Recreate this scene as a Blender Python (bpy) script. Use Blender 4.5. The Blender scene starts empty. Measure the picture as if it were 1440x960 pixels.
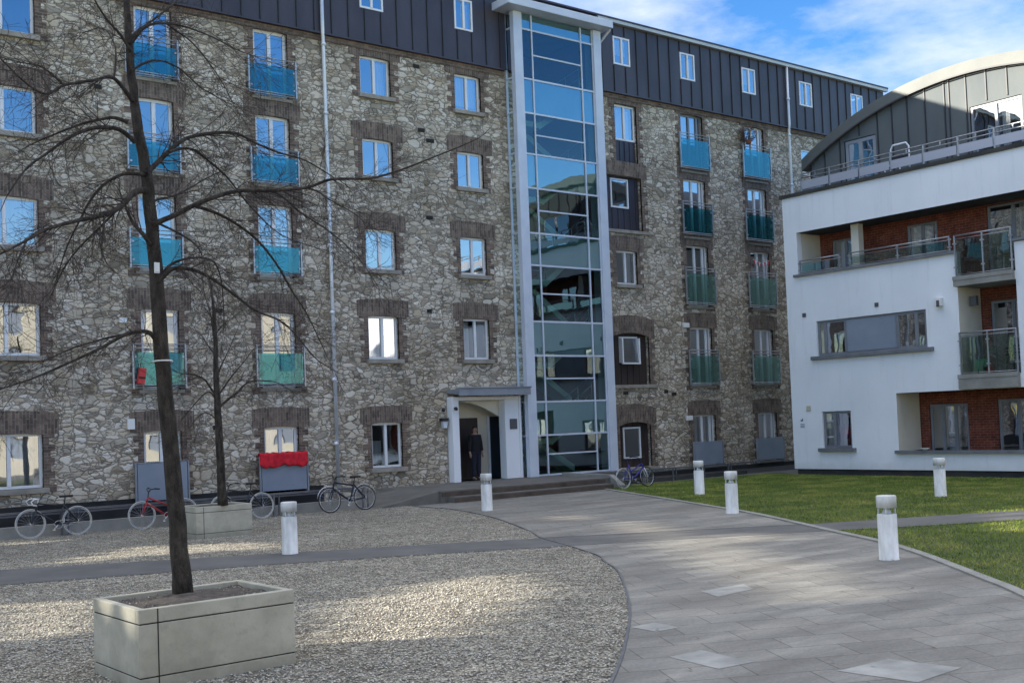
import bpy, bmesh, math, random
import numpy as np
from mathutils import Vector, Matrix
random.seed(7); np.random.seed(7)
R = math.radians
sc = bpy.context.scene
COL = sc.collection

# ---------------------------------------------------------------- camera
# world: X runs along the stone facade, Y is the distance towards it, Z is up (ground = 0)
FW, RT, UP = None, None, None
CAMM = [[0.7885743966911228, -0.6137480898679338, -0.03825837250451381],
        [0.004083243413275973, -0.056987448976803246, 0.9983665448032322],
        [-0.6149258069120693, -0.7874425139923414, -0.042432760350484815]]
RT, UP, BK = [Vector(v).normalized() for v in CAMM]
CAMP = Vector((0, 0, 2.2))
F = 1600.0; CY = 480 + 44.8
cam = bpy.data.cameras.new('camera'); camo = bpy.data.objects.new('camera', cam); COL.objects.link(camo)
m = Matrix((RT, UP, BK)).transposed().to_4x4(); m.translation = CAMP; camo.matrix_world = m
cam.sensor_width = 36; cam.lens = 36 * F / 1440; cam.shift_y = 44.8 / 1440; cam.clip_end = 2000; cam.clip_start = .1
sc.camera = camo

def at(u, v, y=None, x=None, z=None):
    """the world point seen at photo pixel (u, v) on a given vertical or level plane"""
    d = -BK + RT * ((u - 720) / F) - UP * ((v - CY) / F)
    if y is not None: k = y / d.y
    elif x is not None: k = x / d.x
    else: k = (z - 2.2) / d.z
    return CAMP + d * k

# ---------------------------------------------------------------- materials
MATS = {}
def mat(name, base=(.5, .5, .5), rough=.6, metal=0., spec=.5):
    m = bpy.data.materials.new(name); m.use_nodes = True
    b = m.node_tree.nodes['Principled BSDF']
    b.inputs['Base Color'].default_value = (*base, 1); b.inputs['Roughness'].default_value = rough
    b.inputs['Metallic'].default_value = metal; b.inputs['Specular IOR Level'].default_value = spec
    MATS[name] = m
    return m
class NT:
    def __init__(s, m): s.t = m.node_tree; s.b = s.t.nodes.get('Principled BSDF')
    def n(s, k, **kw):
        nd = s.t.nodes.new('ShaderNode' + k)
        for a, v in kw.items(): setattr(nd, a, v)
        return nd
    def l(s, a, b): s.t.links.new(a, b)
    def val(s, sock, v): sock.default_value = v
    def math(s, op, a, b=None, clamp=False):
        nd = s.n('Math', operation=op, use_clamp=clamp)
        for i, q in enumerate((a, b)):
            if q is None: continue
            if isinstance(q, (int, float)): nd.inputs[i].default_value = q
            else: s.l(q, nd.inputs[i])
        return nd.outputs[0]
    def ramp(s, fac, stops, interp='LINEAR'):
        nd = s.n('ValToRGB'); r = nd.color_ramp; r.interpolation = interp
        while len(r.elements) < len(stops): r.elements.new(.5)
        for e, (p, c) in zip(r.elements, stops):
            e.position = p; e.color = (*c, 1) if not isinstance(c, (int, float)) else (c, c, c, 1)
        s.l(fac, nd.inputs[0]); return nd.outputs[0]
    def mix(s, fac, a, b, blend='MIX'):
        nd = s.n('Mix', data_type='RGBA', blend_type=blend)
        for i, q in ((0, fac), (6, a), (7, b)):
            if isinstance(q, (int, float)): nd.inputs[i].default_value = q
            elif isinstance(q, tuple): nd.inputs[i].default_value = (*q, 1)
            else: s.l(q, nd.inputs[i])
        return nd.outputs[2]
    def noise(s, vec, scale, detail=3, rough=.55, out=0):
        nd = s.n('TexNoise'); nd.inputs['Scale'].default_value = scale; nd.inputs['Detail'].default_value = detail
        nd.inputs['Roughness'].default_value = rough
        if vec is not None: s.l(vec, nd.inputs['Vector'])
        return nd.outputs[out]
    def geo(s):  # world position: the surfaces that use it never move
        return s.n('NewGeometry').outputs['Position']
    def obj(s): return s.n('TexCoord').outputs['Object']
    def wallvec(s, ku=1., kz=1.):
        """(x+y, z) of the world position: runs along a facade whichever way it faces"""
        p = s.n('SeparateXYZ'); s.l(s.geo(), p.inputs[0])
        c = s.n('CombineXYZ'); s.l(s.math('MULTIPLY', s.math('ADD', p.outputs[0], p.outputs[1]), ku), c.inputs[0])
        s.l(s.math('MULTIPLY', p.outputs[2], kz), c.inputs[1]); return c.outputs[0]
    def bump(s, h, strength=.4, dist=.02):
        nd = s.n('Bump'); nd.inputs['Strength'].default_value = strength; nd.inputs['Distance'].default_value = dist
        s.l(h, nd.inputs['Height']); s.l(nd.outputs[0], s.b.inputs['Normal'])
    def col(s, c): s.l(c, s.b.inputs['Base Color'])

# rubble stone
m = mat('rubble_stone', rough=.9, spec=.2); t = NT(m)
wv = t.wallvec(.95, 1.8)
warp = t.n('VectorMath', operation='ADD'); t.l(wv, warp.inputs[0])
sc1 = t.n('VectorMath', operation='SCALE'); sub = t.n('VectorMath', operation='SUBTRACT')
t.l(t.noise(wv, 2.2, 2, out=1), sub.inputs[0]); sub.inputs[1].default_value = (.5, .5, .5)
t.l(sub.outputs[0], sc1.inputs[0]); sc1.inputs['Scale'].default_value = .26; sc2 = t.n('VectorMath', operation='MULTIPLY_ADD'); t.l(t.noise(wv, 8.5, 3, out=1), sc2.inputs[0]); sc2.inputs[1].default_value = (.09, .09, .09); t.l(sc1.outputs[0], sc2.inputs[2])
t.l(sc2.outputs[0], warp.inputs[1])
def stones(scale):
    a = t.n('TexVoronoi', feature='F1'); e = t.n('TexVoronoi', feature='DISTANCE_TO_EDGE')
    for q in (a, e):
        q.inputs['Scale'].default_value = scale; q.inputs['Randomness'].default_value = .82; t.l(warp.outputs[0], q.inputs['Vector'])
    sp = t.n('SeparateColor'); t.l(a.outputs['Color'], sp.inputs[0])
    return sp, e.outputs['Distance']
s1, e1 = stones(2.8); s2, e2 = stones(4.9)
# some big cells are one block, the others are filled with small stones
pick = t.math('GREATER_THAN', s1.outputs[2], .62)
edge = t.mix(pick, t.math('MINIMUM', t.math('MULTIPLY', e2, 1.0), t.math('MULTIPLY', e1, 1.4)), e1)
tone = t.mix(pick, s2.outputs[0], s1.outputs[0]); hue = t.mix(pick, s2.outputs[1], s1.outputs[1])
stcol = t.ramp(tone, [(0, (.30, .27, .225)), (.2, (.46, .415, .345)), (.5, (.64, .58, .485)), (.8, (.68, .625, .545)), (1, (.78, .74, .665))])
stcol = t.mix(t.math('MULTIPLY', hue, .55), stcol, (.36, .27, .16), 'SOFT_LIGHT')
stcol = t.mix(t.ramp(t.noise(wv, 14, 5, .7), [(.44, .0), (.75, .5)]), stcol, (.26, .225, .18))
edgen = t.math('ADD', edge, t.math('MULTIPLY', t.math('SUBTRACT', t.noise(wv, 18, 3), .5), .09))
jm = t.ramp(edgen, [(.015, 1.), (.085, 0.)])
jcol = t.ramp(t.noise(wv, 1.3, 4, .6), [(.3, (.12, .10, .08)), (.7, (.32, .275, .215))])
body = t.mix(jm, stcol, jcol)
big = t.ramp(t.noise(wv, .33, 4, .6), [(.35, (.80, .775, .73)), (.65, (1.12, 1.11, 1.1))])
body = t.mix(1.0, body, big, 'MULTIPLY')
st_ = t.n('Mapping'); st_.inputs['Scale'].default_value = (1.6, .22, 1); t.l(wv, st_.inputs[0])
body = t.mix(1.0, body, t.ramp(t.noise(st_.outputs[0], 1.0, 6, .65), [(.32, (.74, .73, .70)), (.50, (1, 1, 1))]), 'MULTIPLY')
t.col(body); t.bump(t.math('ADD', t.math('MINIMUM', edgen, .14), t.math('MULTIPLY', t.noise(wv, 22, 3), .04)), .9, .12)

def brickmat(name, c1, c2, mortar, bw, bh, swap=False, ms=.012, bump=.4):
    m = mat(name, rough=.85, spec=.25); t = NT(m)
    v = t.wallvec()
    if swap:
        p = t.n('SeparateXYZ'); t.l(v, p.inputs[0]); c = t.n('CombineXYZ'); t.l(p.outputs[1], c.inputs[0]); t.l(p.outputs[0], c.inputs[1]); v = c.outputs[0]
    b = t.n('TexBrick'); b.inputs['Scale'].default_value = 1; b.inputs['Brick Width'].default_value = bw
    b.inputs['Row Height'].default_value = bh; b.inputs['Mortar Size'].default_value = ms; b.inputs['Mortar Smooth'].default_value = .3
    b.inputs['Color1'].default_value = (*c1, 1); b.inputs['Color2'].default_value = (*c2, 1); b.inputs['Mortar'].default_value = (*mortar, 1)
    t.l(v, b.inputs['Vector'])
    n = t.ramp(t.noise(v, 3.2, 4, .7), [(.3, (.55, .52, .5)), (.7, (1.35, 1.3, 1.2))])
    t.col(t.mix(1.0, b.outputs[0], n, 'MULTIPLY'))
    inv = t.math('SUBTRACT', 1, b.outputs[1]); t.bump(inv, bump, .02)
    return m
brickmat('dark_brick', (.21, .15, .12), (.10, .078, .068), (.22, .19, .165), .23, .085, ms=.011)
brickmat('soldier_brick', (.21, .16, .13), (.10, .08, .07), (.22, .19, .165), .26, .085, True, ms=.011)
brickmat('red_brick', (.20, .05, .03), (.14, .036, .024), (.20, .13, .10), .22, .08, ms=.008)

def noisy(name, c1, c2, scale, rough=.6, metal=0, bump=0, detail=4, spec=.4, stretch=None, lo=.3, hi=.7, bd=.01):
    m = mat(name, rough=rough, metal=metal, spec=spec); t = NT(m); v = t.geo()
    if stretch:
        mp = t.n('Mapping'); mp.inputs['Scale'].default_value = stretch; t.l(v, mp.inputs[0]); v = mp.outputs[0]
    n = t.noise(v, scale, detail, .6)
    t.col(t.ramp(n, [(lo, c1), (hi, c2)]))
    if bump: t.bump(t.noise(v, scale * 6, 3), bump, bd)
    return m
noisy('dark_zinc', (.040, .034, .042), (.075, .065, .078), .7, rough=.42, metal=.25, bump=.05, stretch=(1, 1, .4), bd=.05)
noisy('pale_zinc', (.085, .10, .108), (.12, .135, .135), .9, rough=.7, metal=0, stretch=(1, 1, .5), bump=.04, bd=.05)
noisy('seam_dark', (.025, .025, .03), (.04, .04, .045), 2, rough=.5)
noisy('barrel_metal', (.09, .098, .095), (.125, .132, .122), .8, rough=.55, metal=.1)
noisy('roof_edge_metal', (.42, .44, .42), (.55, .57, .54), .8, rough=.45, metal=.2)
noisy('white_render', (.76, .77, .79), (.84, .845, .86), .55, rough=.85, bump=.08, spec=.2, stretch=(1, 1, .35), bd=.01)
_m = mat('white_render_weathered', rough=.85, spec=.2); t = NT(_m); v = t.wallvec()
mp = t.n('Mapping'); mp.inputs['Scale'].default_value = (3.2, .28, 1); t.l(v, mp.inputs[0])
c = t.mix(1.0, t.ramp(t.noise(v, .5, 4), [(.3, (.74, .755, .775)), (.7, (.83, .84, .855))]), t.ramp(t.noise(mp.outputs[0], 1.3, 7, .7), [(.30, (.90, .905, .90)), (.46, (1, 1, 1))]), 'MULTIPLY')
pz = t.n('SeparateXYZ'); t.l(t.geo(), pz.inputs[0])
splash = t.ramp(t.math('ADD', pz.outputs[2], t.math('MULTIPLY', t.noise(v, 2.5, 4), .5)), [(.40, .35), (.75, 0.)])
c = t.mix(splash, c, (.42, .43, .38)); t.col(c); t.bump(t.noise(t.geo(), 9, 4), .08, .01)
noisy('cream_render', (.62, .58, .47), (.72, .68, .58), .8, rough=.85, spec=.2)
noisy('white_metal', (.66, .68, .72), (.78, .79, .82), 1.5, rough=.35, spec=.5)
noisy('tower_metal', (.50, .54, .62), (.60, .64, .71), 1.5, rough=.35, spec=.5)
noisy('window_frame', (.68, .69, .70), (.78, .78, .78), 2, rough=.35)
noisy('window_frame_grey', (.16, .17, .19), (.22, .23, .25), 2, rough=.4)
noisy('sill_stone', (.22, .20, .17), (.36, .33, .28), 3, rough=.9, bump=.2)
noisy('grey_sill', (.13, .14, .15), (.19, .2, .21), 3, rough=.7)
noisy('dark_timber', (.028, .019, .017), (.05, .034, .03), 2, rough=.6, stretch=(6, 6, .5))
noisy('plinth_shade_dark', (.012, .012, .013), (.035, .033, .03), 1.5, rough=.9)  # near-black of the plinth, also painted as lightwell and hole shade
noisy('plinth_grey', (.03, .032, .035), (.07, .068, .06), 1.2, rough=.9, stretch=(1, 1, 3))
noisy('perforated_metal', (.36, .37, .42), (.48, .49, .54), 60, rough=.4, metal=.3, detail=1)
noisy('galvanised', (.30, .31, .33), (.45, .46, .48), 5, rough=.4, metal=.7)
noisy('pipe_metal', (.58, .60, .64), (.75, .76, .80), 3, rough=.35, metal=.3)
noisy('rail_dark', (.10, .102, .11), (.16, .16, .17), 4, rough=.5, metal=.4)
noisy('panel_grey', (.20, .22, .25), (.28, .30, .33), 1.5, rough=.5)
noisy('panel_bluegrey', (.20, .235, .29), (.25, .285, .34), 1.2, rough=.5)
noisy('bollard_paint', (.50, .50, .475), (.70, .70, .68), 6, rough=.55, stretch=(1, 1, .3), detail=8, lo=.38, hi=.6)
noisy('concrete_light', (.37, .345, .27), (.49, .46, .37), 2.5, rough=.9, bump=.25, detail=8, lo=.35, hi=.65)
t = NT(MATS['concrete_light']); old = t.b.inputs['Base Color'].links[0].from_socket
pz = t.n('SeparateXYZ'); t.l(t.geo(), pz.inputs[0])
c = t.mix(t.ramp(t.math('ADD', t.math('MULTIPLY', pz.outputs[2], 1.2), t.math('MULTIPLY', t.noise(t.geo(), 4, 5, .7), .6)), [(.30, .5), (.62, 0.)]), old, (.17, .165, .125))
c = t.mix(t.ramp(t.noise(t.geo(), 9, 8, .75), [(.52, 0.), (.72, .4)]), c, (.2, .2, .155)); t.col(c)
noisy('concrete_joint', (.02, .02, .018), (.035, .03, .028), 3, rough=1)
noisy('concrete_step', (.09, .085, .075), (.17, .16, .14), 1.3, rough=.9, bump=.2, detail=8)
noisy('step_riser', (.06, .045, .035), (.11, .085, .065), 3, rough=.9)
noisy('kerb_concrete', (.20, .195, .175), (.32, .31, .28), 1.6, rough=.9, bump=.2, detail=6)
noisy('asphalt', (.085, .083, .080), (.145, .14, .132), .9, rough=.9, bump=.3, detail=9, bd=.006)
noisy('bark', (.020, .015, .012), (.095, .078, .060), 16, rough=.95, bump=1, stretch=(1, 1, .35), detail=9, bd=.03, lo=.35, hi=.72)
noisy('twig_bark', (.035, .024, .02), (.06, .042, .034), 20, rough=.9)
noisy('soil', (.05, .04, .032), (.13, .11, .09), 14, rough=1, bump=.6)
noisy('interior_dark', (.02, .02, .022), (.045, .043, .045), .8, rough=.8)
noisy('interior_maroon', (.16, .035, .055), (.24, .06, .08), .7, rough=.7)
noisy('stair_concrete', (.42, .46, .42), (.55, .58, .53), 1.2, rough=.8)
noisy('curtain', (.55, .56, .55), (.75, .75, .73), 1.2, rough=.9, stretch=(6, 6, .3))
noisy('red_cloth', (.45, .008, .02), (.70, .018, .035), 9, rough=.85, bump=.5, bd=.02)
noisy('opposite_render', (.48, .45, .37), (.58, .54, .46), .3, rough=.9)
mat('black_rubber', (.015, .015, .016), .7); mat('white_rubber', (.42, .41, .37), .6)
mat('black_paint', (.015, .016, .02), .3); mat('red_paint', (.32, .015, .02), .3); mat('blue_paint', (.03, .02, .22), .3)
mat('white_paint', (.75, .75, .75), .35); mat('chrome', (.55, .55, .57), .25, .9)
mat('skin', (.42, .25, .18), .55); mat('hair', (.03, .022, .018), .8); mat('cloth_black', (.010, .010, .013), .9); mat('cloth_navy', (.014, .016, .03), .9)
mat('shoe', (.16, .13, .11), .6); mat('beige_plastic', (.50, .46, .36), .5); mat('white_plastic', (.75, .75, .73), .4)
mat('green_leaf', (.05, .12, .03), .7); mat('dry_leaf', (.13, .08, .05), .9); mat('green_chair', (.03, .09, .07), .5); mat('plaque_grey', (.09, .09, .10), .4)
mat('sign_blue', (.03, .05, .2), .5); mat('door_bluegrey', (.02, .03, .045), .35); mat('lamp_glass', (.6, .65, .7), .2); mat('red_plastic', (.55, .02, .02), .4); mat('terracotta', (.25, .09, .05), .8)

def glass(name, tint, refl, gcol=(1, 1, 1), wav=.0, dif=None):
    m = bpy.data.materials.new(name); m.use_nodes = True; MATS[name] = m
    t = NT(m); nt = m.node_tree; nt.nodes.remove(t.b); out = nt.nodes['Material Output']
    tr = t.n('BsdfTransparent'); tr.inputs[0].default_value = (*tint, 1)
    gl = t.n('BsdfGlossy'); gl.inputs[0].default_value = (*gcol, 1); gl.inputs['Roughness'].default_value = .015
    fr = t.n('Fresnel'); fr.inputs[0].default_value = 1.5
    fac = t.math('ADD', t.math('MULTIPLY', fr.outputs[0], 1 - refl), refl, True)
    mx = t.n('MixShader'); t.l(fac, mx.inputs[0]); t.l(tr.outputs[0], mx.inputs[1]); t.l(gl.outputs[0], mx.inputs[2]); t.l(mx.outputs[0], out.inputs[0])
    if dif:   # tinted glass with a faint milky body
        df = t.n('BsdfDiffuse'); df.inputs[0].default_value = (*dif, 1); m2 = t.n('MixShader'); m2.inputs[0].default_value = .22
        t.l(tr.outputs[0], m2.inputs[1]); t.l(df.outputs[0], m2.inputs[2]); t.l(m2.outputs[0], mx.inputs[1])
    if wav:
        b = t.n('Bump'); b.inputs['Strength'].default_value = wav; b.inputs['Distance'].default_value = .05
        t.l(t.noise(t.geo(), .8, 2), b.inputs['Height']); t.l(b.outputs[0], gl.inputs['Normal'])
    return m
glass('window_glass', (.75, .78, .80), .36, (.92, .95, 1), .12)
glass('tower_glass', (.50, .70, .66), .06, (.75, .92, 1), .10)
glass('spandrel_glass', (.50, .72, .68), .24, (.72, .92, 1), .12)
glass('balcony_glass', (.16, .50, .55), .12, (.3, .7, .8), .05, (.03, .17, .20))
glass('balcony_glass_clear', (.36, .62, .56), .14, (.6, .9, .85), .05, (.12, .26, .22))
glass('smoked_glass', (.30, .38, .36), .10, (.8, .95, .95), .05)
MATS['spandrel_back'] = noisy('spandrel_back', (.16, .25, .24), (.24, .33, .31), .6, rough=.4)

# gravel
m = mat('gravel', rough=.95, spec=.15); t = NT(m); g = t.geo()
vo = t.n('TexVoronoi', feature='F1'); vo.inputs['Scale'].default_value = 33; t.l(g, vo.inputs['Vector'])
vb = t.n('TexVoronoi', feature='F1'); vb.inputs['Scale'].default_value = 9; t.l(g, vb.inputs['Vector'])
sp = t.n('SeparateColor'); t.l(vo.outputs['Color'], sp.inputs[0]); sp2 = t.n('SeparateColor'); t.l(vb.outputs['Color'], sp2.inputs[0])
c = t.ramp(t.math('ADD', t.math('MULTIPLY', sp.outputs[0], .62), t.math('MULTIPLY', sp2.outputs[0], .38)), [(0, (.11, .10, .082)), (.35, (.26, .238, .195)), (.65, (.44, .41, .34)), (1, (.72, .69, .59))])
c = t.mix(t.ramp(vo.outputs['Distance'], [(.45, 0.), (.85, .75)]), c, (.04, .034, .03))
c = t.mix(1.0, c, t.ramp(t.noise(g, .6, 5, .6), [(.3, (.72, .7, .68)), (.7, (1.12, 1.1, 1.06))]), 'MULTIPLY')
t.col(c); t.bump(t.math('SUBTRACT', 1, vo.outputs['Distance']), .9, .03)
# paving
m = mat('paving', rough=.8, spec=.3); t = NT(m); g = t.geo()
mp = t.n('Mapping'); mp.inputs['Rotation'].default_value = (0, 0, R(28)); t.l(g, mp.inputs[0])
b = t.n('TexBrick'); b.inputs['Scale'].default_value = 1; b.offset = .37; b.inputs['Brick Width'].default_value = .72; b.inputs['Row Height'].default_value = .48
b.inputs['Mortar Size'].default_value = .008; b.inputs['Mortar Smooth'].default_value = .2; b.inputs['Bias'].default_value = -.1
b.inputs['Color1'].default_value = (.19, .183, .167, 1); b.inputs['Color2'].default_value = (.238, .23, .21, 1); b.inputs['Mortar'].default_value = (.115, .11, .097, 1); t.l(mp.outputs[0], b.inputs['Vector'])
st = t.n('Mapping'); st.inputs['Rotation'].default_value = (0, 0, R(38)); st.inputs['Scale'].default_value = (.35, 1.6, 1); t.l(g, st.inputs[0])
c = t.mix(1.0, b.outputs[0], t.ramp(t.noise(st.outputs[0], 1.1, 7, .62), [(.3, (.72, .70, .67)), (.5, (1, .99, .97)), (.68, (1.42, 1.38, 1.3))]), 'MULTIPLY')
c = t.mix(1.0, c, t.ramp(t.noise(g, 30, 4, .7), [(.3, (.82, .82, .82)), (.7, (1.15, 1.15, 1.15))]), 'MULTIPLY')
c = t.mix(t.ramp(t.noise(g, .35, 3), [(.5, 0.), (.75, .5)]), c, (.17, .145, .12))
t.col(c); t.bump(t.noise(g, 25, 5), .25, .006)
noisy('pale_slab', (.20, .20, .185), (.38, .37, .34), 2.5, rough=.8, bump=.2, detail=8)
noisy('grass_ground', (.035, .05, .014), (.085, .095, .03), 1.6, rough=1, bump=.5, detail=8, bd=.03)
m = mat('grass_blade', rough=.7, spec=.3); t = NT(m); g = t.geo()
c = t.ramp(t.noise(g, .9, 5, .7), [(.3, (.06, .11, .015)), (.48, (.15, .21, .026)), (.64, (.34, .34, .07))])
t.col(t.mix(.6, c, t.ramp(t.noise(g, 25, 1), [(.3, (.5, .5, .5)), (.7, (1.5, 1.5, 1.2))]), 'MULTIPLY'))
noisy('pebble', (.17, .155, .13), (.60, .56, .47), 31, rough=.9, detail=1, lo=.38, hi=.62)

# ---------------------------------------------------------------- mesh helper
class MB:
    def __init__(s): s.v = []; s.f = []; s.mi = []; s.smooth = []
    def quad(s, pts, mi=0, sm=False):
        k = len(s.v); s.v += [tuple(p) for p in pts]; s.f.append(tuple(range(k, k + len(pts)))); s.mi.append(mi); s.smooth.append(sm)
    def box(s, x0, x1, y0, y1, z0, z1, mi=0):
        x0, x1 = sorted((x0, x1)); y0, y1 = sorted((y0, y1)); z0, z1 = sorted((z0, z1))
        k = len(s.v); s.v += [(x, y, z) for z in (z0, z1) for y in (y0, y1) for x in (x0, x1)]
        for q in ((0, 2, 3, 1), (4, 5, 7, 6), (0, 1, 5, 4), (2, 6, 7, 3), (0, 4, 6, 2), (1, 3, 7, 5)):
            s.f.append(tuple(k + i for i in q)); s.mi.append(mi); s.smooth.append(False)
        return s
    def prism(s, poly, axis, a0, a1, mi=0):
        """poly: list of 2-D points in the plane across the axis ('y': (x,z), 'x': (y,z), 'z': (x,y))"""
        def P(p, a): return {'y': (p[0], a, p[1]), 'x': (a, p[0], p[1]), 'z': (p[0], p[1], a)}[axis]
        n = len(poly); k = len(s.v); s.v += [P(p, a0) for p in poly] + [P(p, a1) for p in poly]
        s.f.append(tuple(range(k, k + n))); s.f.append(tuple(range(k + 2 * n - 1, k + n - 1, -1))); s.mi += [mi] * 2; s.smooth += [False] * 2
        for i in range(n):
            j = (i + 1) % n; s.f.append((k + i, k + n + i, k + n + j, k + j)); s.mi.append(mi); s.smooth.append(False)
        return s
    def tube(s, pts, rad, seg=8, mi=0, cap=True):
        pts = [Vector(p) for p in pts]
        if isinstance(rad, (int, float)): rad = [rad] * len(pts)
        k = len(s.v); prev = None
        for i, p in enumerate(pts):
            d = (pts[min(i + 1, len(pts) - 1)] - pts[max(i - 1, 0)])
            d = d.normalized() if d.length > 1e-9 else Vector((0, 0, 1))
            if prev is None:
                a = d.orthogonal().normalized()
            else:
                a = prev - d * prev.dot(d); a = a.normalized() if a.length > 1e-6 else d.orthogonal().normalized()
            prev = a; b = d.cross(a)
            for j in range(seg):
                w = 2 * math.pi * j / seg; s.v.append(tuple(p + (a * math.cos(w) + b * math.sin(w)) * rad[i]))
        for i in range(len(pts) - 1):
            for j in range(seg):
                q = (j + 1) % seg; s.f.append((k + i * seg + j, k + i * seg + q, k + (i + 1) * seg + q, k + (i + 1) * seg + j)); s.mi.append(mi); s.smooth.append(True)
        if cap:
            s.f.append(tuple(k + j for j in range(seg - 1, -1, -1))); s.f.append(tuple(k + (len(pts) - 1) * seg + j for j in range(seg))); s.mi += [mi] * 2; s.smooth += [False] * 2
        return s
    def ring(s, c, axis, R_, r, seg=32, s2=6, mi=0):
        c = Vector(c); ax = Vector(axis).normalized(); a = ax.orthogonal().normalized(); b = ax.cross(a)
        k = len(s.v)
        for i in range(seg):
            w = 2 * math.pi * i / seg; d = a * math.cos(w) + b * math.sin(w)
            for j in range(s2):
                q = 2 * math.pi * j / s2; s.v.append(tuple(c + d * (R_ + r * math.cos(q)) + ax * r * math.sin(q)))
        for i in range(seg):
            for j in range(s2):
                i2 = (i + 1) % seg; j2 = (j + 1) % s2; s.f.append((k + i * s2 + j, k + i2 * s2 + j, k + i2 * s2 + j2, k + i * s2 + j2)); s.mi.append(mi); s.smooth.append(True)
        return s
    def lathe(s, c, prof, seg=20, mi=0):
        k = len(s.v); n = len(prof)
        for r, z in prof:
            for j in range(seg):
                w = 2 * math.pi * j / seg; s.v.append((c[0] + r * math.cos(w), c[1] + r * math.sin(w), c[2] + z))
        for i in range(n - 1):
            for j in range(seg):
                q = (j + 1) % seg; s.f.append((k + i * seg + j, k + i * seg + q, k + (i + 1) * seg + q, k + (i + 1) * seg + j)); s.mi.append(mi); s.smooth.append(True)
        s.f.append(tuple(k + j for j in range(seg - 1, -1, -1))); s.f.append(tuple(k + (n - 1) * seg + j for j in range(seg))); s.mi += [mi] * 2; s.smooth += [False] * 2
        return s
    def build(s, name, mats, parent=None, bevel=0, label=None, origin=None):
        off = Vector(origin) if origin is not None else Vector((0, 0, 0))
        p = parent
        while p is not None: off = off + p.location; p = p.parent
        me = bpy.data.meshes.new(name); me.from_pydata([(v[0] - off.x, v[1] - off.y, v[2] - off.z) for v in s.v], [], s.f)
        if isinstance(mats, str): mats = [mats]
        for q in mats: me.materials.append(MATS[q])
        me.polygons.foreach_set('material_index', s.mi); me.polygons.foreach_set('use_smooth', s.smooth); me.update()
        o = bpy.data.objects.new(name, me); COL.objects.link(o)
        if parent is not None: o.parent = parent
        if origin is not None: o.location = Vector(origin) if parent is None else Vector(origin)
        if bevel:
            b = o.modifiers.new('bevel', 'BEVEL'); b.width = bevel; b.segments = 2; b.limit_method = 'ANGLE'
        if label: o['label'] = label
        return o
def tag(o, label=None, cat=None, group=None, kind=None):
    if label: o['label'] = label
    if cat: o['category'] = cat
    if group: o['group'] = group
    if kind: o['kind'] = kind
    return o
def thing(name, loc, label, cat, group=None):
    o = bpy.data.objects.new(name, None); COL.objects.link(o); o.location = loc; o.empty_display_size = .3
    return tag(o, label, cat, group)
def copy_tree(o, parent=None):
    c = o.copy(); COL.objects.link(c); c.parent = parent
    for ch in [q for q in o.children]: copy_tree(ch, c)
    return c

def facade(mb, u0, u1, z0, z1, holes, P, depth, mi=0, rmi=None):
    """a wall sheet from u0..u1, z0..z1 with rectangular holes and their reveals; P(u, z, d) -> world"""
    rmi = mi if rmi is None else rmi
    us = sorted({u0, u1, *[h[0] for h in holes], *[h[1] for h in holes]}); zs = sorted({z0, z1, *[h[2] for h in holes], *[h[3] for h in holes]})
    us = [u for u in us if u0 <= u <= u1]; zs = [z for z in zs if z0 <= z <= z1]
    for j in range(len(zs) - 1):
        zc = (zs[j] + zs[j + 1]) / 2; start = None
        for i in range(len(us)):
            solid = False
            if i < len(us) - 1:
                uc = (us[i] + us[i + 1]) / 2; solid = not any(h[0] < uc < h[1] and h[2] < zc < h[3] for h in holes)
            if solid and start is None: start = us[i]
            if not solid and start is not None:
                mb.quad([P(start, zs[j], 0), P(us[i], zs[j], 0), P(us[i], zs[j + 1], 0), P(start, zs[j + 1], 0)], mi); start = None
    for h in holes:
        if len(h) > 4 and h[4] == 0: continue
        d = h[4] if len(h) > 4 else depth
        a, b, c, e = max(h[0], u0), min(h[1], u1), max(h[2], z0), min(h[3], z1)
        mb.quad([P(a, c, 0), P(a, e, 0), P(a, e, d), P(a, c, d)], rmi); mb.quad([P(b, c, 0), P(b, c, d), P(b, e, d), P(b, e, 0)], rmi)
        mb.quad([P(a, c, 0), P(a, c, d), P(b, c, d), P(b, c, 0)], rmi); mb.quad([P(a, e, 0), P(b, e, 0), P(b, e, d), P(a, e, d)], rmi)
PM = lambda u, z, d: (u, 30 + d, z)        # stone facade
PZ = lambda u, z, d: (u, 29.9 + d, z)      # zinc storey
XW = 32.0
PW = lambda u, z, d: (XW + d, u, z)        # white building

def fbox(mb, P, u0, u1, z0, z1, d0, d1, mi=0):
    a = P(u0, z0, d0); b = P(u1, z1, d1); mb.box(a[0], b[0], a[1], b[1], a[2], b[2], mi)

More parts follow.
